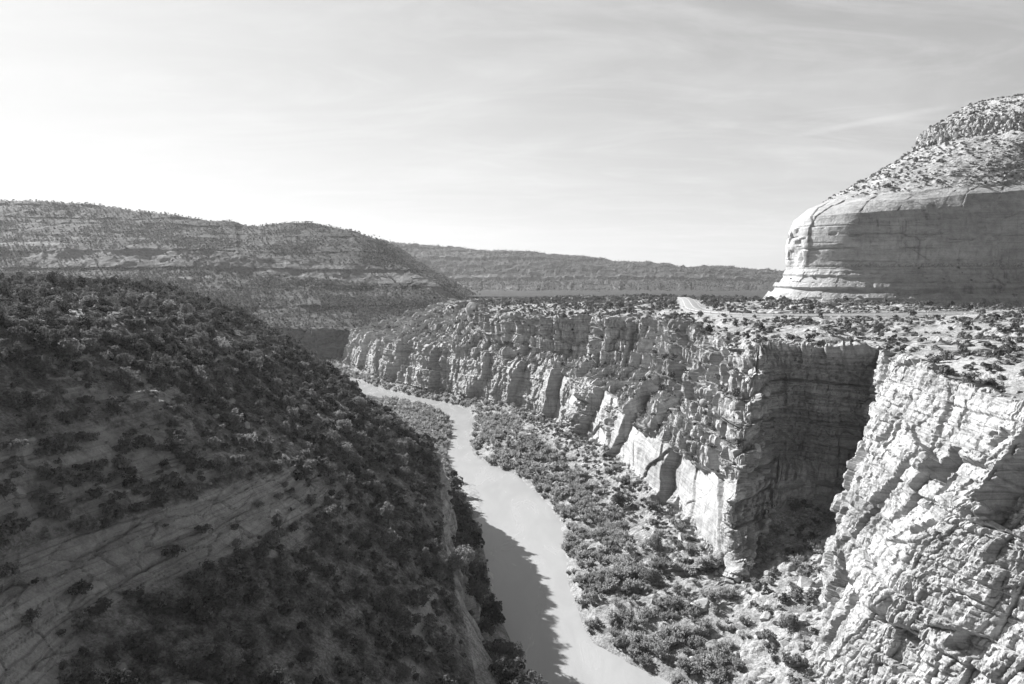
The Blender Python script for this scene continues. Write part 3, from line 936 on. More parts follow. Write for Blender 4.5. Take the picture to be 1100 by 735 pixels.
def crown(g, n, rx, rz_, z0, lobes, leaf, up=0.3, flat=0.0, lr=(0.35, 0.55)):
    """leaf faces spread over overlapping clumps"""
    c = g.normal(size=(lobes, 3)); c /= np.linalg.norm(c, axis=1, keepdims=True)
    c *= g.uniform(0.25, 0.95, (lobes, 1))
    c[:, 2] = c[:, 2] * (1 - flat) + 0.05
    c *= np.array([rx, rx, rz_])
    rad = g.uniform(lr[0], lr[1], lobes) * min(rx, rz_) * 1.25
    k = g.integers(0, lobes, n)
    d = g.normal(size=(n, 3)); d[:, 2] += up; d /= np.linalg.norm(d, axis=1, keepdims=True)
    p = c[k] + d * (rad[k] * g.uniform(0.45, 1.1, n) ** 0.6)[:, None] * np.array([1, 1, 0.85])
    p[:, 2] += z0
    low = p[:, 2] < 0.08
    p[low, 2] = g.uniform(0.05, 0.4, low.sum())
    nn = d + g.normal(size=(n, 3)) * 0.65 + np.array([0, 0, up]); nn /= np.linalg.norm(nn, axis=1, keepdims=True)
    t = np.cross(nn, g.normal(size=(n, 3))); t /= np.linalg.norm(t, axis=1, keepdims=True)
    bt = np.cross(nn, t)
    sz = leaf * g.uniform(0.6, 1.4, (n, 1))
    w = sz * g.uniform(0.5, 0.9, (n, 1))
    V = np.stack([p - t * sz, p + bt * w, p + t * sz * g.uniform(0.7, 1.1, (n, 1)), p - bt * w * 0.8], 1).reshape(-1, 3)
    return V, np.arange(n * 4).reshape(-1, 4)


def spray(g, n, r, h, leaf):
    """upright feathery shrub: stems fanning out with narrow leaf faces along them"""
    ns = 16
    az = g.uniform(0, 2 * np.pi, ns); ln = g.uniform(0.15, 1.0, ns) ** 0.7 * r; hh = h * g.uniform(0.65, 1.0, ns) * (1 - 0.35 * ln / r)
    k = g.integers(0, ns, n); t = g.uniform(0.12, 1.0, n) ** 0.8
    p = np.stack([np.cos(az[k]) * ln[k] * t, np.sin(az[k]) * ln[k] * t, hh[k] * t ** 0.85], 1)
    p += g.normal(size=(n, 3)) * np.array([0.13, 0.13, 0.09]) * r * (0.35 + t)[:, None]
    p[:, 2] = np.maximum(p[:, 2], 0.05)
    ax = np.stack([np.cos(az[k]) * 0.5, np.sin(az[k]) * 0.5, np.ones(n)], 1) + g.normal(size=(n, 3)) * 0.5
    ax /= np.linalg.norm(ax, axis=1, keepdims=True)
    sd = np.cross(ax, g.normal(size=(n, 3))); sd /= np.linalg.norm(sd, axis=1, keepdims=True)
    sz = leaf * g.uniform(0.7, 1.5, (n, 1)); w = sz * 0.42
    V = np.stack([p - ax * sz, p + sd * w, p + ax * sz, p - sd * w], 1).reshape(-1, 3)
    return V, np.arange(n * 4).reshape(-1, 4)


def tube(pts, r, seg=6):
    pts = np.array(pts, float); V = []; Fc = []
    for i, p in enumerate(pts):
        d = pts[min(i + 1, len(pts) - 1)] - pts[max(i - 1, 0)]; d /= np.linalg.norm(d)
        a = np.cross(d, [0.3, 1, 0.1]); a /= np.linalg.norm(a); c = np.cross(d, a)
        for q in range(seg):
            an = 2 * np.pi * q / seg
            V.append(p + r[i] * (a * math.cos(an) + c * math.sin(an)))
    for i in range(len(pts) - 1):
        for q in range(seg):
            Fc.append((i * seg + q, i * seg + (q + 1) % seg, (i + 1) * seg + (q + 1) % seg, (i + 1) * seg + q))
    return np.array(V), np.array(Fc)


def join(parts):
    V = []; Fc = []; o_ = 0
    for v_, f_ in parts:
        V.append(v_); Fc.append(np.asarray(f_) + o_); o_ += len(v_)
    return np.concatenate(V), np.concatenate(Fc)


def trunk(g, h, r, limbs=5):
    lean = g.normal(size=2) * 0.12
    tp = [(lean[0] * h * t + 0.1 * math.sin(5 * t + g.uniform(0, 1)), lean[1] * h * t, h * t - 0.4 * (1 - t)) for t in np.linspace(0, 1, 6)]
    parts = [tube(tp, np.linspace(r * 1.3, r * 0.25, 6))]
    for k in range(limbs):
        t = g.uniform(0.15, 0.7); b0 = np.array(tp[int(t * 5)])
        an = g.uniform(0, 6.28); ln = h * g.uniform(0.35, 0.6)
        e = b0 + np.array([math.cos(an) * ln * 0.8, math.sin(an) * ln * 0.8, ln * 0.5])
        parts.append(tube([b0, (b0 + e) / 2 + [0, 0, -0.08 * ln], e], [r * 0.5, r * 0.32, r * 0.08], 5))
    return join(parts)


g = np.random.default_rng(21)
JUN = []
for k in range(7):
    hgt = 3.6
    rx = [1.35, 1.6, 1.2, 1.75, 1.45, 1.1, 1.6][k]
    V, Fc = crown(g, 950, rx, 1.45 if k not in (2, 5) else 1.9, 1.75, 24, 0.15, 0.45, 0.12, (0.2, 0.44))
    cm = mesh_obj('crown', V, Fc, M_JUN); V0, F0 = V, Fc
    V, Fc = trunk(g, 2.6, 0.16)
    tm = mesh_obj('trunk', V, Fc, M_BARK)
    pm_ = mesh_obj('crown', V0, F0, M_PALE_SUN)  # same crown again, grazing sunlight painted in as paler leaves
    JUN.append((cm, tm, pm_))
JUN_LOW = [crown(g, 130, [1.4, 1.7, 1.2][k], 1.45, 1.6, 10, 0.37, 0.45, 0.15) for k in range(3)]
JUN_FAR = [crown(g, 16, 1.5, 1.3, 1.4, 4, 0.9, 0.5, 0.2) for k in range(3)]
WIL = [mesh_obj('willow_shrub', *spray(g, 620, 1.25, 2.3, 0.20), M_WIL) for k in range(6)]
WIL_LOW = [spray(g, 150, 1.3, 2.2, 0.36) for k in range(3)]
SAGE = [mesh_obj('sage_shrub', *crown(g, 460, 0.8, 0.55, 0.5, 11, 0.12, 0.5, 0.3, (0.4, 0.6)), M_SAGE) for k in range(5)]
SAGE_LOW = [crown(g, 70, 0.85, 0.55, 0.5, 7, 0.26, 0.5, 0.3) for k in range(3)]
COT = mesh_obj('crown', *crown(g, 1900, 2.4, 2.6, 3.3, 22, 0.2, 0.4, 0.1), M_PALE_SUN)
COTT = mesh_obj('trunk', *trunk(g, 4.2, 0.2), M_BARK)
DJ = mesh_obj('crown', *crown(g, 2200, 1.9, 1.75, 1.9, 16, 0.15, 0.4, 0.1, (0.45, 0.6)), M_JUN)


def boulder_geo(seed, n=14, sx=1.0, sy=0.8, sz=0.6, cuts=9):
    gg = np.random.default_rng(seed)
    th = np.linspace(0, np.pi, n); ph = np.linspace(0, 2 * np.pi, n * 2, endpoint=False)
    V = []
    for t in th:
        for q in ph:
            V.append((math.sin(t) * math.cos(q), math.sin(t) * math.sin(q), math.cos(t)))
    V = np.array(V)
    # chop a ball with random planes: angular rock
    for _ in range(cuts):
        d = gg.normal(size=3); d /= np.linalg.norm(d)
        h = gg.uniform(0.45, 0.8)
        k = V @ d
        V = V - np.clip(k - h, 0, None)[:, None] * d
    V += 0.05 * np.stack([fbm(V * 1.0 + seed, 0.5, 3, seed + i) for i in range(3)], 1)
    V *= np.array([sx, sy, sz]) * 1.25
    Fc = []
    m_ = n * 2
    for i in range(n - 1):
        for q in range(m_):
            Fc.append((i * m_ + q, (i + 1) * m_ + q, (i + 1) * m_ + (q + 1) % m_, i * m_ + (q + 1) % m_))
    return V, np.array(Fc)


def bmesh_from(geo, name):
    V, Fc = geo
    return mesh_obj(name, V, Fc, M_ROCK, False, {'bare': np.ones(len(V))})


BLD = [bmesh_from(boulder_geo(900 + k, 14, 1, g.uniform(0.6, 0.95), g.uniform(0.45, 0.85)), 'boulder') for k in range(9)]
BLD_LOW = [boulder_geo(950 + k, 5, 1, 0.8, 0.6, 6) for k in range(4)]

# ----------------------------------------------------------------- where things can stand


class Spots:
    """pool of candidate points taken from the terrain sheets"""


PLc = LL.flat(); PMc = LM.flat()
ALLP = np.concatenate([PR, PLc, PMc, LF.flat(), LS.flat()])
apx, apy, adep = project(ALLP)
W2, H2 = 550, 368
zb = np.full((H2, W2), 1e9)
ok = (adep > 1) & (apx >= 0) & (apx < 1100) & (apy >= 0) & (apy < 735)
np.minimum.at(zb, ((apy[ok] / 2).astype(int), (apx[ok] / 2).astype(int)), adep[ok])
# close pin holes
z2 = zb.copy()
for dy in (-1, 0, 1):
    for dx in (-1, 0, 1):
        sh = np.roll(np.roll(zb, dy, 0), dx, 1)
        z2 = np.minimum(z2, np.where(zb > 1e8, sh, zb))
zb = z2


def visible(P, lift=1.2):
    Q = P.copy(); Q[:, 2] += lift
    px, py, dep = project(Q)
    inn = (px >= -5) & (px < 1105) & (py >= 0) & (py < 745) & (dep > 1)
    xi = np.clip((px / 2).astype(int), 0, W2 - 1); yi = np.clip((py / 2).astype(int), 0, H2 - 1)
    return inn & (dep <= zb[yi, xi] * 1.03 + 1.5), px, py, dep


def cell_area(L):
    du = np.gradient(L.G, axis=0); dv = np.gradient(L.G, axis=1)
    return np.linalg.norm(np.cross(du, dv), axis=2).ravel()


areaR, areaL, areaM = cell_area(LR), cell_area(LL), cell_area(LM)
areaF, areaS = cell_area(LF), cell_area(LS)
upR, upL, upM = LR.N.reshape(-1, 3)[:, 2], LL.N.reshape(-1, 3)[:, 2], LM.N.reshape(-1, 3)[:, 2]


def scatter(L, area, dens, n_max=None):
    lam = np.clip(area * dens, 0, 5)
    hit = np.where(rng.random(len(lam)) < lam)[0]
    P = L.flat()[hit]
    # keep what the view and a step to its side could show
    vis, px, py, dep = visible(P, 2.0)
    keep = (px > -140) & (px < 1240) & (py < 860) & (dep > 3)
    keep &= vis | (rng.random(len(P)) < 0.35)
    P = P[keep]
    hk = hit[keep]
    dU = np.gradient(L.G, axis=0).reshape(-1, 3)[hk]; dV = np.gradient(L.G, axis=1).reshape(-1, 3)[hk]
    return P + dU * rng.uniform(-.5, .5, (len(P), 1)) + dV * rng.uniform(-.5, .5, (len(P), 1)), hk


def merged(name, label, cat, P, sc, geos, mat, group=None):
    Vs, Fs, T = [], [], []
    off = 0
    var = rng.integers(0, len(geos), len(P))
    rot = rng.uniform(0, 2 * np.pi, len(P))
    tone = rng.random(len(P))
    zs = rng.uniform(0.8, 1.2, len(P))
    for k, (V, Fc) in enumerate(geos):
        sel = np.where(var == k)[0]
        if not len(sel):
            continue
        c, s_ = np.cos(rot[sel])[:, None], np.sin(rot[sel])[:, None]
        x = (V[None, :, 0] * c - V[None, :, 1] * s_) * sc[sel][:, None] + P[sel, 0][:, None]
        y = (V[None, :, 0] * s_ + V[None, :, 1] * c) * sc[sel][:, None] + P[sel, 1][:, None]
        z = V[None, :, 2] * (sc[sel] * zs[sel])[:, None] + P[sel, 2][:, None]
        Vs.append(np.stack([x, y, z], 2).reshape(-1, 3))
        Fs.append((Fc[None] + (np.arange(len(sel)) * len(V))[:, None, None]).reshape(-1, 4) + off)
        T.append(np.repeat(tone[sel], len(V)))
        off += len(sel) * len(V)
    V = np.concatenate(Vs)
    me = mesh_obj(name, V, np.concatenate(Fs), mat, False, {'tone': np.concatenate(T), 'bare': np.ones(len(V))})
    o = link(name, me)
    tag(o, label, cat, group, 'stuff')
    return o


# ---- density fields
def soft(P, sc, seed, lo=-0.15, hi=0.3):
    return sstep(lo, hi, fbm(P, sc, 3, seed))


# left hill: dense on the upper slope and the crest, open around the slickrock and the lower slope
aL, bL = LL.a, LL.b
pxL, pyL, dL = project(PLc)
crestz = sstep(6.6, 7.6, aL)
dj = (0.050 + 0.12 * crestz * (1 - 0.35 * sstep(9, 9.6, aL))) * (0.35 + 0.9 * soft(PLc, 14, 31))
dj += 0.05 * sstep(3.2, 3.6, aL) * (1 - sstep(7.0, 7.6, aL)) * sstep(3.9, 4.8, bL)          # grove on the lower slope beyond the slickrock
dj *= sstep(3.05, 3.2, aL) * (1 - 0.96 * slickL) * (1 - 0.5 * (slickAll - slickL).clip(0, 1)) * (1 - 0.3 * (aL > 10))
dj *= np.where(aL > 10, 0.5, 1.0)
dj += sstep(0.45, 0.7, aL) * (1 - sstep(2.2, 2.6, aL)) * 0.12 * (1 - sstep(7.5, 8.5, bL))
jl, hjl = scatter(LL, areaL, dj)
dsh = (0.15 + 0.11 * soft(PLc, 9, 33)) * sstep(3.0, 3.15, aL) * (1 - 0.93 * slickL) * np.where(aL > 9.4, 0.25, 1)
sl_, hsl = scatter(LL, areaL, dsh)
dwl = sstep(0.3, 0.5, aL) * (1 - sstep(2.0, 2.4, aL)) * 0.2 * sstep(7.5, 9.0, bL)
wl_, hwl = scatter(LL, areaL, dwl)

aR, bR = LR.a, LR.b
pxR, pyR, dR = project(PR)
flatR = sstep(0.45, 0.75, upR)
clear = sstep(6.5, 9.0, roadD)
# right bank: willow thicket along the water, thinner scrub on the talus
dw = sstep(0.22, 0.4, aR) * (1 - sstep(1.75, 2.15, aR)) * 0.46 * (0.15 + 0.95 * soft(PR, 6, 35))
dw += sstep(1.8, 2.1, aR) * (1 - sstep(2.8, 3.0, aR)) * 0.075 * soft(PR, 12, 36, -0.3, 0.3) * sstep(2.6, 5.5, bR)
dw *= sstep(0.4, 0.7, upR)
wr_, hwr = scatter(LR, areaR, dw)
# junipers on talus, benches, ledges, and plateau
djr = sstep(1.1, 1.4, aR) * (1 - sstep(2.9, 3.0, aR)) * 0.010 * sstep(5.2, 6.5, bR)
djr += sstep(5.0, 5.2, aR) * (1 - sstep(6.85, 7.0, aR)) * flatR * 0.036 * sstep(8.0, 9, bR) * (0.25 + soft(PR, 12, 37))
djr += sstep(7.05, 7.2, aR) * clear * (0.003 + 0.008 * soft(PR, 20, 38) * sstep(7, 9, bR) + 0.03 * sstep(13, 14.5, bR) * (0.4 + 0.6 * soft(PR, 20, 39)))
djr *= np.where(aR > 9.2, 0.4, 1)
jr_, hjr = scatter(LR, areaR, djr)
dsr = sstep(2.1, 2.4, aR) * (1 - sstep(2.95, 3.0, aR)) * 0.10
dsr += sstep(4.9, 5.1, aR) * (1 - sstep(6.9, 7.0, aR)) * flatR * 0.045 * sstep(7.6, 8.4, bR)
dsr += sstep(7.0, 7.1, aR) * clear * 0.085 * (0.3 + soft(PR, 8, 40)) * np.where(aR > 9.2, 0.3, 1)
sr_, hsr = scatter(LR, areaR, dsr)
# boulders
dbr = sstep(1.6, 2.3, aR) * (1 - sstep(2.95, 3.05, aR)) * 0.06 * (0.25 + soft(PR, 10, 41)) * (1 + 2.2 * (1 - sstep(4.5, 8, bR)))
dbr += sstep(5.0, 5.2, aR) * (1 - sstep(6.8, 7.0, aR)) * flatR * 0.02
dbr += sstep(7.0, 7.2, aR) * clear * 0.05 * soft(PR, 10, 42, -0.1, 0.3) * np.where(aR > 9.0, 0.2, 1)
dbr += sstep(0.7, 0.9, aR) * (1 - sstep(1.0, 1.2, aR)) * 0.02
br_, hbr = scatter(LR, areaR, dbr)
dbl = sstep(3.2, 3.6, aL) * (0.08 + 0.92 * sstep(5.5, 6.0, aL)) * (0.002 + 0.035 * (slickAll - slickL).clip(0, 1) + 0.02 * soft(PLc, 12, 43, 0.1, 0.35) + 0.012) * (1 - 0.9 * slickL) * np.where(aL > 9.3, 0.2, 1)
bl_, hbl = scatter(LL, areaL, dbl)

aM = LM.a
djm = sstep(9.2, 9.6, aM) * sstep(0.4, 0.7, upM) * 0.012 * (0.4 + soft(PMc, 18, 44))
jm_, hjm = scatter(LM, areaM, djm)
dsm = (sstep(8.9, 9.1, aM) + 0.7 * sstep(2.8, 3, aM) * (1 - sstep(3.9, 4.2, aM)) * sstep(0.5, 0.8, upM)) * 0.042
sm_, hsm = scatter(LM, areaM, dsm)
dbm = sstep(8.9, 9.2, aM) * 0.05 * (0.3 + soft(PMc, 12, 45)) + 0.03 * (aM < 1.5)
bm_, hbm = scatter(LM, areaM, dbm)

pF_, hF = scatter(LF, areaF, 0.055 * (0.35 + soft(PF, 60, 46)) * (1 - 0.85 * sstep(0.35, 0.6, bareF)) * (LF.a < 9.2) * (LF.a > 0.8) * np.where((LF.a > 1.9) & (LF.a < 4), 2.0, 1.0))
PS = LS.flat()
pS_, hS = scatter(LS, areaS, 0.012 * (0.35 + soft(PS, 150, 47)) * (1 - 0.8 * sstep(0.35, 0.6, bareS)) * (LS.a < 6.2))

print('sizes', LR.nu, LR.nv, LL.nu, LL.nv, LM.nu, LM.nv, LF.nu, LF.nv)
print('candidates', len(jl), len(sl_), len(wl_), len(wr_), len(jr_), len(sr_), len(br_), len(bl_), len(jm_), len(sm_), len(bm_), len(pF_), len(pS_))


# ----------------------------------------------------------------- zones used in labels
def zone(P, px, py, src):
    x, y, z = P
    if src == 'L':
        if z < 12 and y < 260:
            return 'at the foot of the shaded left cliff', 'plants at the foot of the left cliff'
        if y > 262 and z < 14:
            return 'on the sunlit point inside the far river bend', 'plants on the point inside the river bend'
        if px > 250 and py > 440 and py < 580:
            return 'in the grove above the left cliff edge', 'plants in the grove above the left cliff'
        if py > 575 and px > 250:
            return 'on the dark lower slope left of the river', 'plants on the lower left slope'
        if py > 600:
            return 'in deep shade below the slickrock outcrop', 'plants below the slickrock outcrop'
        if py > 455 and px <= 250:
            return 'among the tilted ledges over the slickrock', 'plants on the ledges above the slickrock'
        if py < 350 and px < 260:
            return 'on the flat crown of the left hill', 'plants on the crown of the left hill'
        if px < 260:
            return 'on the upper left hillside under its crown', 'plants on the upper left hillside'
        return 'along the dropping spur of the left hill', 'plants along the spur of the left hill'
    if src == 'M':
        if z > 178:
            return 'on the mesa top above its upper ledge', 'plants on the mesa top'
        if z > 120:
            return 'on the mesa slope above the big shaded wall', 'plants on the mesa slope'
        return 'on the banded ledges at the mesa foot', 'plants at the mesa foot'
    if z < 16 and x > 44 and y < 185:
        return 'on the rubble apron below the dark alcove', 'plants below the alcove'
    if z < 5.5 and y < 215:
        return 'in the thicket along the near river bank', 'plants in the thicket along the river'
    if z < 16 and y < 215:
        return 'on the talus below the right buttress', 'plants on the talus below the buttress'
    if z < 16 and y < 300:
        return 'on the bank below the pale slab cliffs', 'plants below the pale slab cliffs'
    if z < 16:
        return 'on the far bank under the sunlit cliff', 'plants under the far cliff'
    if z > 59:
        if y > 370:
            return 'on the wooded rim above the far cliff', 'plants on the far rim'
        if px > 930:
            return 'on the ledgy rim above the near cliff', 'plants on the near rim'
        if y > 240:
            return 'on the rim beside the road', 'plants on the rim beside the road'
        return 'on the flat rim above the dark alcove', 'plants on the rim above the alcove'
    if y > 370:
        return 'on the bench between the two far cliffs', 'plants on the far bench'
    return 'on the broken ledges of the right canyon wall', 'plants on the ledges of the right wall'


def gather(parts, lift, smin, smax, scale_of=None):
    P = np.concatenate([p for p, s_ in parts]); src = np.concatenate([np.full(len(p), s_) for p, s_ in parts])
    sc = np.exp(rng.normal(0, 0.42, len(P))).clip(0.4, 1.9) * 0.5 * (smin + smax)
    vis, px, py, dep = visible(P, lift)
    size = np.where(vis, sc / np.maximum(dep, 1) * F, 0)
    return P, src, sc, vis, px, py, size


def individual(parts, lift, s0, cap, minpx):
    P, src, sc, vis, px, py, size = gather(parts, lift, s0, s0)
    order = np.argsort(-size)
    take = order[:cap]
    take = take[size[take] > minpx]
    rest = np.ones(len(P), bool); rest[take] = False
    return P, src, sc, px, py, size, take, rest


def sizeword(s, lo, hi):
    return 'small' if s < lo else ('tall' if s > hi else 'medium')


def ngroup(groupname, kind):
    return groupname.replace('plants', kind)


# ---- specials, each standing where one terrain point shows at that place
def pick(px, py, which=None):
    P = {'L': PLc, 'R': PR, 'M': PMc, 'F': LF.flat()}[which]
    x, y, d = project(P)
    vis, _, _, _ = visible(P, 0.3)
    e = (x - px) ** 2 + (y - py) ** 2 + np.where(vis, 0, 1e6)
    return P[np.argmin(e)].copy()


def put_tree(crown_me, trunk_me, P, sc, label, cat, group=None, name='juniper_tree', rot=None, zs=1.0):
    r = bpy.data.objects.new(name, None); COL.objects.link(r)
    r.location = (P[0], P[1], P[2] - 0.15)
    r.rotation_euler = (0, 0, rng.uniform(0, 6.28) if rot is None else rot)
    r.scale = (sc, sc, sc * zs)
    tag(r, label, cat, group)
    link('crown', crown_me, r)
    link('trunk', trunk_me, r)
    return r


SPECIAL = []


def special(px, py, which):
    p = pick(px, py, which)
    SPECIAL.append(p)
    return p


p = special(497, 618, 'L'); put_tree(COT, COTT, p, 1.15, 'pale round cottonwood against the dark foot of the left cliff', 'tree', name='cottonwood_tree')
p = special(553, 712, 'L'); put_tree(COT, COTT, p, 0.75, 'pale leafy cottonwood at the water edge in the lower middle', 'tree', name='cottonwood_tree')
p = special(421, 648, 'L'); put_tree(COT, COTT, p, 0.55, 'small pale bushy tree alone on the dark slope left of the river', 'tree', name='cottonwood_tree')
p = special(433, 733, 'L'); put_tree(COT, COTT, p, 0.5, 'small pale bushy tree at the bottom edge left of the river', 'tree', name='cottonwood_tree')
p = special(848, 677, 'R'); put_tree(DJ, JUN[0][1], p, 0.95, 'round dark juniper alone on the rubble beside the near cliff foot', 'tree', name='juniper_tree')
p = special(668, 545, 'R'); put_tree(DJ, JUN[1][1], p, 1.5, 'biggest dark juniper on the talus beneath the pale slab', 'tree', name='juniper_tree')
p = special(702, 590, 'R'); put_tree(DJ, JUN[2][1], p, 1.25, 'dark juniper in the scrub left of the buttress foot', 'tree', name='juniper_tree')
p = special(700, 625, 'R'); put_tree(DJ, JUN[2][1], p, 1.1, 'leaning dark juniper above the big slab boulder', 'tree', name='juniper_tree')

BIG = [bmesh_from(boulder_geo(970, 18, 1, 0.62, 0.55, 12), 'boulder'), bmesh_from(boulder_geo(971, 18, 1, 0.5, 0.8, 12), 'boulder'),
       bmesh_from(boulder_geo(975, 18, 1, 0.42, 0.35, 12), 'boulder'), bmesh_from(boulder_geo(978, 18, 1, 0.8, 1.1, 12), 'boulder')]


def put_rock(me, P, sc, label, group=None, rot=None, tilt=(0, 0), name='boulder', sink=0.15):
    o_ = link(name, me, None, (P[0], P[1], P[2] - sink * sc))
    o_.rotation_euler = (tilt[0], tilt[1], rng.uniform(0, 6.28) if rot is None else rot)
    o_.scale = (sc, sc, sc)
    tag(o_, label, 'boulder', group)
    return o_


p = special(752, 650, 'R'); put_rock(BIG[0], p, 4.4, 'largest boulder, a long block lying in the scrub below the buttress', rot=R(25), tilt=(0.25, 0.1))
p = special(708, 645, 'R'); put_rock(BIG[1], p, 2.2, 'shaded boulder beside the long block below the buttress', rot=R(60))
p = special(793, 703, 'R'); put_rock(BIG[2], p, 2.6, 'thin pale leaning slab on the rubble at bottom right', rot=R(70), tilt=(0.5, 0.0))
p = special(768, 695, 'R'); put_rock(BIG[1], p, 2.0, 'pale blocky boulder left of the thin leaning slab', rot=R(10))
p = special(510, 333, 'R'); put_rock(BIG[3], p + np.array([0, 0, 1.5]), 6.0, 'white triangular rock standing on the far rim', rot=R(40))
p = special(498, 322, 'R'); put_rock(BIG[0], p, 4.0, 'grey rock behind the white triangular rock on the far rim', rot=R(40))

nothing = np.array(SPECIAL)


def free(P, r=2.4):
    d = np.min(np.linalg.norm(P[:, None, :2] - nothing[None, :, :2], axis=2), axis=1)
    return P[d > r]


# ---- junipers
P, src, sc, px, py, size, take, rest = individual([(free(jl, 3), 'L'), (free(jr_, 4), 'R'), (jm_, 'M')], 2.0, 0.62, 290, 1.0)
sc = sc * np.where(src == 'M', 1.05, 1.0) * np.where((src == 'L') & (P[:, 2] < 9) & (P[:, 1] < 255), 1.75, 1.0)
for i in take:
    zt, zg = zone(P[i], px[i], py[i], src[i])
    k = int(rng.integers(0, len(JUN)))
    pale = 'grove' in zt and rng.random() < 0.75 or 'tilted ledges' in zt and rng.random() < 0.5 or 'dark lower' in zt and rng.random() < 0.3 or 'left hill' in zt and rng.random() < 0.22  # crowns that catch the sun: the light is put into the leaf colour
    put_tree(JUN[k][2 if pale else 0], JUN[k][1], P[i], sc[i], '%s %s %s' % (sizeword(sc[i], 0.8, 1.1), 'bushy tree with sun-painted pale crown' if pale else 'dark bushy juniper', zt),
             'tree', ngroup(zg, 'sun-painted trees' if pale else 'junipers'), name='sunlit_tree' if pale else 'juniper_tree', zs=rng.uniform(0.85, 1.2))
near = rest & (np.linalg.norm(P - CAM, axis=1) < 700)
merged('scrub_woodland', 'dark junipers too many to count over slopes and rims', 'scrub', P[near], sc[near], JUN_LOW, M_JUN_S)
merged('far_woodland', 'dark dots of far trees over the distant hill and ridge', 'scrub', np.concatenate([pF_, pS_]),
       np.concatenate([rng.uniform(0.55, 1.15, len(pF_)), rng.uniform(0.8, 1.7, len(pS_))]), JUN_FAR, M_JUN_S)

# ---- willow shrubs
P, src, sc, px, py, size, take, rest = individual([(free(wr_), 'R'), (free(wl_), 'L')], 1.2, 0.8, 290, 1.0)
for i in take:
    zt, zg = zone(P[i], px[i], py[i], src[i])
    o_ = link('willow_shrub', WIL[int(rng.integers(0, len(WIL)))], None, (P[i][0], P[i][1], P[i][2] - 0.1))
    o_.rotation_euler = (0, 0, rng.uniform(0, 6.28)); q = sc[i]; o_.scale = (q, q, q * rng.uniform(0.8, 1.2))
    tag(o_, '%s feathery willow shrub %s' % (sizeword(q, 0.85, 1.2), zt), 'shrub', ngroup(zg, 'willow shrubs'))
merged('willow_thicket', 'grey feathery thicket along both river banks', 'thicket', P[rest], sc[rest], WIL_LOW, M_WIL_S)

# ---- sagebrush
P, src, sc, px, py, size, take, rest = individual([(free(sl_), 'L'), (free(sr_), 'R'), (sm_, 'M')], 0.5, 0.95, 290, 1.2)
for i in take:
    zt, zg = zone(P[i], px[i], py[i], src[i])
    o_ = link('sage_shrub', SAGE[int(rng.integers(0, len(SAGE)))], None, (P[i][0], P[i][1], P[i][2] - 0.08))
    o_.rotation_euler = (0, 0, rng.uniform(0, 6.28)); q = sc[i]; o_.scale = (q, q, q * rng.uniform(0.8, 1.3))
    tag(o_, '%s low sagebrush %s' % (sizeword(q, 0.9, 1.35).replace('tall', 'wide'), zt), 'shrub', ngroup(zg, 'sagebrush'))
merged('low_scrub', 'low grey scrub dotted over slopes, ledges and rims', 'scrub', P[rest], sc[rest], SAGE_LOW, M_SAGE_S)

# ---- boulders
P, src, sc, px, py, size, take, rest = individual([(free(br_), 'R'), (free(bl_), 'L'), (bm_, 'M')], 0.3, 0.75, 240, 1.0)
sc = sc * np.exp(rng.normal(0, 0.3, len(sc))) * np.where(src == 'L', 0.55, 1.0)
for i in take:
    zt, zg = zone(P[i], px[i], py[i], src[i])
    q = sc[i]
    put_rock(BLD[int(rng.integers(0, len(BLD)))], P[i], q, '%s angular sandstone boulder %s' % (sizeword(q, 0.65, 1.0).replace('tall', 'large'), zt),
             ngroup(zg, 'boulders'), tilt=(rng.uniform(-.4, .4), rng.uniform(-.4, .4)))
merged('rubble', 'broken sandstone rubble strewn over talus, ledges and rims', 'rubble', P[rest], sc[rest] * 0.75, BLD_LOW, M_ROCK)

# ----------------------------------------------------------------- haze
bxv = np.array([(x, y, z) for x in (-3600, 3600) for y in (-500, 3600) for z in (-12.0, 330.0)])
m, nt, out = new_mat('haze_air')
pv = nt.nodes.new('ShaderNodeVolumePrincipled')
pv.inputs['Color'].default_value = (0.9, 0.9, 0.9, 1)
pv.inputs['Density'].default_value = 0.00007
pv.inputs['Anisotropy'].default_value = 0.25
nt.links.new(pv.outputs[0], out.inputs['Volume'])
HAZE = True
if HAZE:
    o = link('haze', mesh_obj('haze', bxv, bxf, m)); o['kind'] = 'stuff'

# ----------------------------------------------------------------- sky, sun, camera
w = bpy.data.worlds.new('World'); SC.world = w; w.use_nodes = True
nt = w.node_tree; nt.nodes.clear(); b = NB(nt)
out = b.n('ShaderNodeOutputWorld')
bg = b.n('ShaderNodeBackground')
sky = b.n('ShaderNodeTexSky', sky_type='NISHITA')
sky.sun_disc = False
sky.sun_elevation = R(SUN_EL)
sky.sun_rotation = R(SUN_AZ)
sky.altitude = 1500; sky.air_density = 1.0; sky.dust_density = 2.5; sky.ozone_density = 1.0
# black-and-white film behind a yellow-red filter: the blue part of the sky goes dark
sp = b.n('ShaderNodeSeparateColor'); b.l(sky.outputs[0], sp.inputs[0])
grey = b.math('ADD', b.math('MULTIPLY', sp.outputs[0], 0.7), b.math('MULTIPLY', sp.outputs[1], 0.3))
geo = b.n('ShaderNodeTexCoord').outputs['Generated']
sepn = b.n('ShaderNodeSeparateXYZ'); b.l(geo, sepn.inputs[0])
zc = b.math('MAXIMUM', sepn.outputs[2], 0.03)
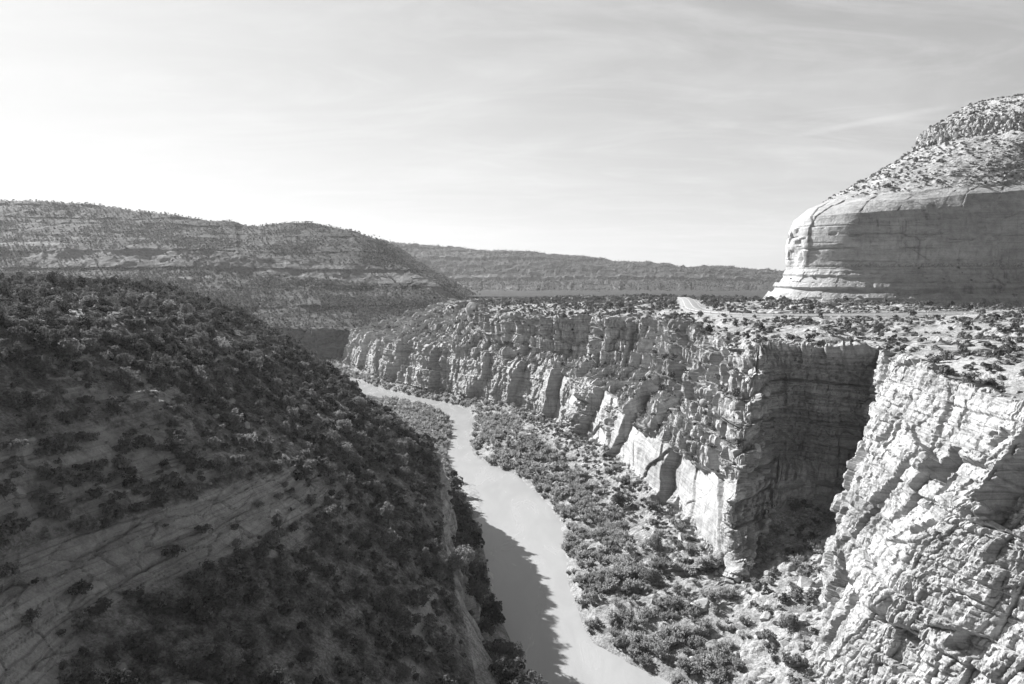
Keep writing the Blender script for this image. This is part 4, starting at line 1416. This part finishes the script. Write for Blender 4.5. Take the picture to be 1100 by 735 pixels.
# thin cirrus on a high flat layer
pl = b.n('ShaderNodeCombineXYZ')
zz = b.math('ADD', zc, 0.12)
b.l(b.math('DIVIDE', sepn.outputs[0], zz), pl.inputs[0]); b.l(b.math('DIVIDE', sepn.outputs[1], zz), pl.inputs[1])
mp = b.n('ShaderNodeMapping'); b.l(pl.outputs[0], mp.inputs[0])
mp.inputs['Rotation'].default_value = (0, 0, R(25)); mp.inputs['Scale'].default_value = (0.5, 1.1, 1)
mp2 = b.n('ShaderNodeMapping'); b.l(pl.outputs[0], mp2.inputs[0])
mp2.inputs['Rotation'].default_value = (0, 0, R(-48)); mp2.inputs['Scale'].default_value = (0.55, 1.25, 1)
cir = b.math('ADD', b.math('MULTIPLY', b.noise(mp.outputs[0], 1.1, 8, 0.6, 0.42, 0.75, 1.4), 0.55), b.math('MULTIPLY', b.noise(mp2.outputs[0], 1.5, 9, 0.66, 0.42, 0.78, 2.2), 0.6))
veil = b.noise(mp.outputs[0], 0.35, 3, 0.5, 0.3, 0.75, 0.3)
# one contrail: a narrow band about a plane through the eye
c1, c2 = ray(846, 147), ray(1035, 112)
nn = np.cross(c1, c2); nn /= np.linalg.norm(nn)
vm = b.n('ShaderNodeVectorMath', operation='DOT_PRODUCT'); b.l(geo, vm.inputs[0]); vm.inputs[1].default_value = tuple(nn)
con = b.rng(b.math('ABSOLUTE', vm.outputs['Value']), 0.0, 0.006, 1.0, 0.0)
con = b.math('MULTIPLY', con, b.rng(sepn.outputs[0], 0.33, 0.40))
con = b.math('MULTIPLY', con, b.rng(sepn.outputs[0], 0.62, 0.52))
con = b.math('MULTIPLY', con, b.noise(geo, 14, 3, 0.6, 0.3, 0.6))
# the cirrus sheet lies over the sunward half of the sky; behind the camera it is clear
sheet = b.rng(sepn.outputs[1], -0.05, 0.55)
side_ = b.rng(sepn.outputs[0], 0.75, -0.55)
thick = b.math('ADD', b.mix(side_, 1.8, 5.2), b.math('ADD', b.math('MULTIPLY', cir, 3.0), b.math('MULTIPLY', veil, 1.2)))
thick = b.math('ADD', thick, b.math('MULTIPLY', con, 1.8))
low = b.rng(sepn.outputs[2], 0.38, 0.0)
thick = b.math('ADD', thick, b.math('MULTIPLY', low, 1.5))
v = b.math('ADD', grey, b.math('MULTIPLY', thick, sheet))
# bright sky never burns past white paper
CAP = 8.6
v = b.math('MULTIPLY', b.math('SUBTRACT', 1.0, b.math('POWER', 2.71828, b.math('MULTIPLY', v, -1.0 / CAP))), CAP)
comb = b.n('ShaderNodeCombineColor')
for i in range(3):
    b.l(v, comb.inputs[i])
b.l(comb.outputs[0], bg.inputs[0])
bg.inputs[1].default_value = 0.05
b.l(bg.outputs[0], out.inputs[0])

sl = bpy.data.lights.new('sun', 'SUN'); sl.energy = 5.0; sl.angle = R(0.53); sl.color = (1, 1, 1)
so = bpy.data.objects.new('sun', sl); COL.objects.link(so)
so.rotation_euler = Vector(tuple(-sun_dir)).to_track_quat('-Z', 'Y').to_euler()
so.location = (-200, 200, 400)

cam = bpy.data.cameras.new('camera'); co = bpy.data.objects.new('camera', cam); COL.objects.link(co)
co.location = tuple(CAM); co.rotation_euler = (R(90 - PITCH), 0, 0)
cam.sensor_width = 36; cam.lens = F / 1100 * 36; cam.clip_start = 0.5; cam.clip_end = 30000
SC.camera = co
vs = SC.view_settings
vs.view_transform = 'Standard'; vs.look = 'None'; vs.exposure = 1.33; vs.gamma = 1; vs.use_curve_mapping = False
SC.cycles.use_denoising = True
SC.cycles.max_bounces = 5; SC.cycles.diffuse_bounces = 3; SC.cycles.volume_bounces = 0; SC.cycles.transmission_bounces = 2
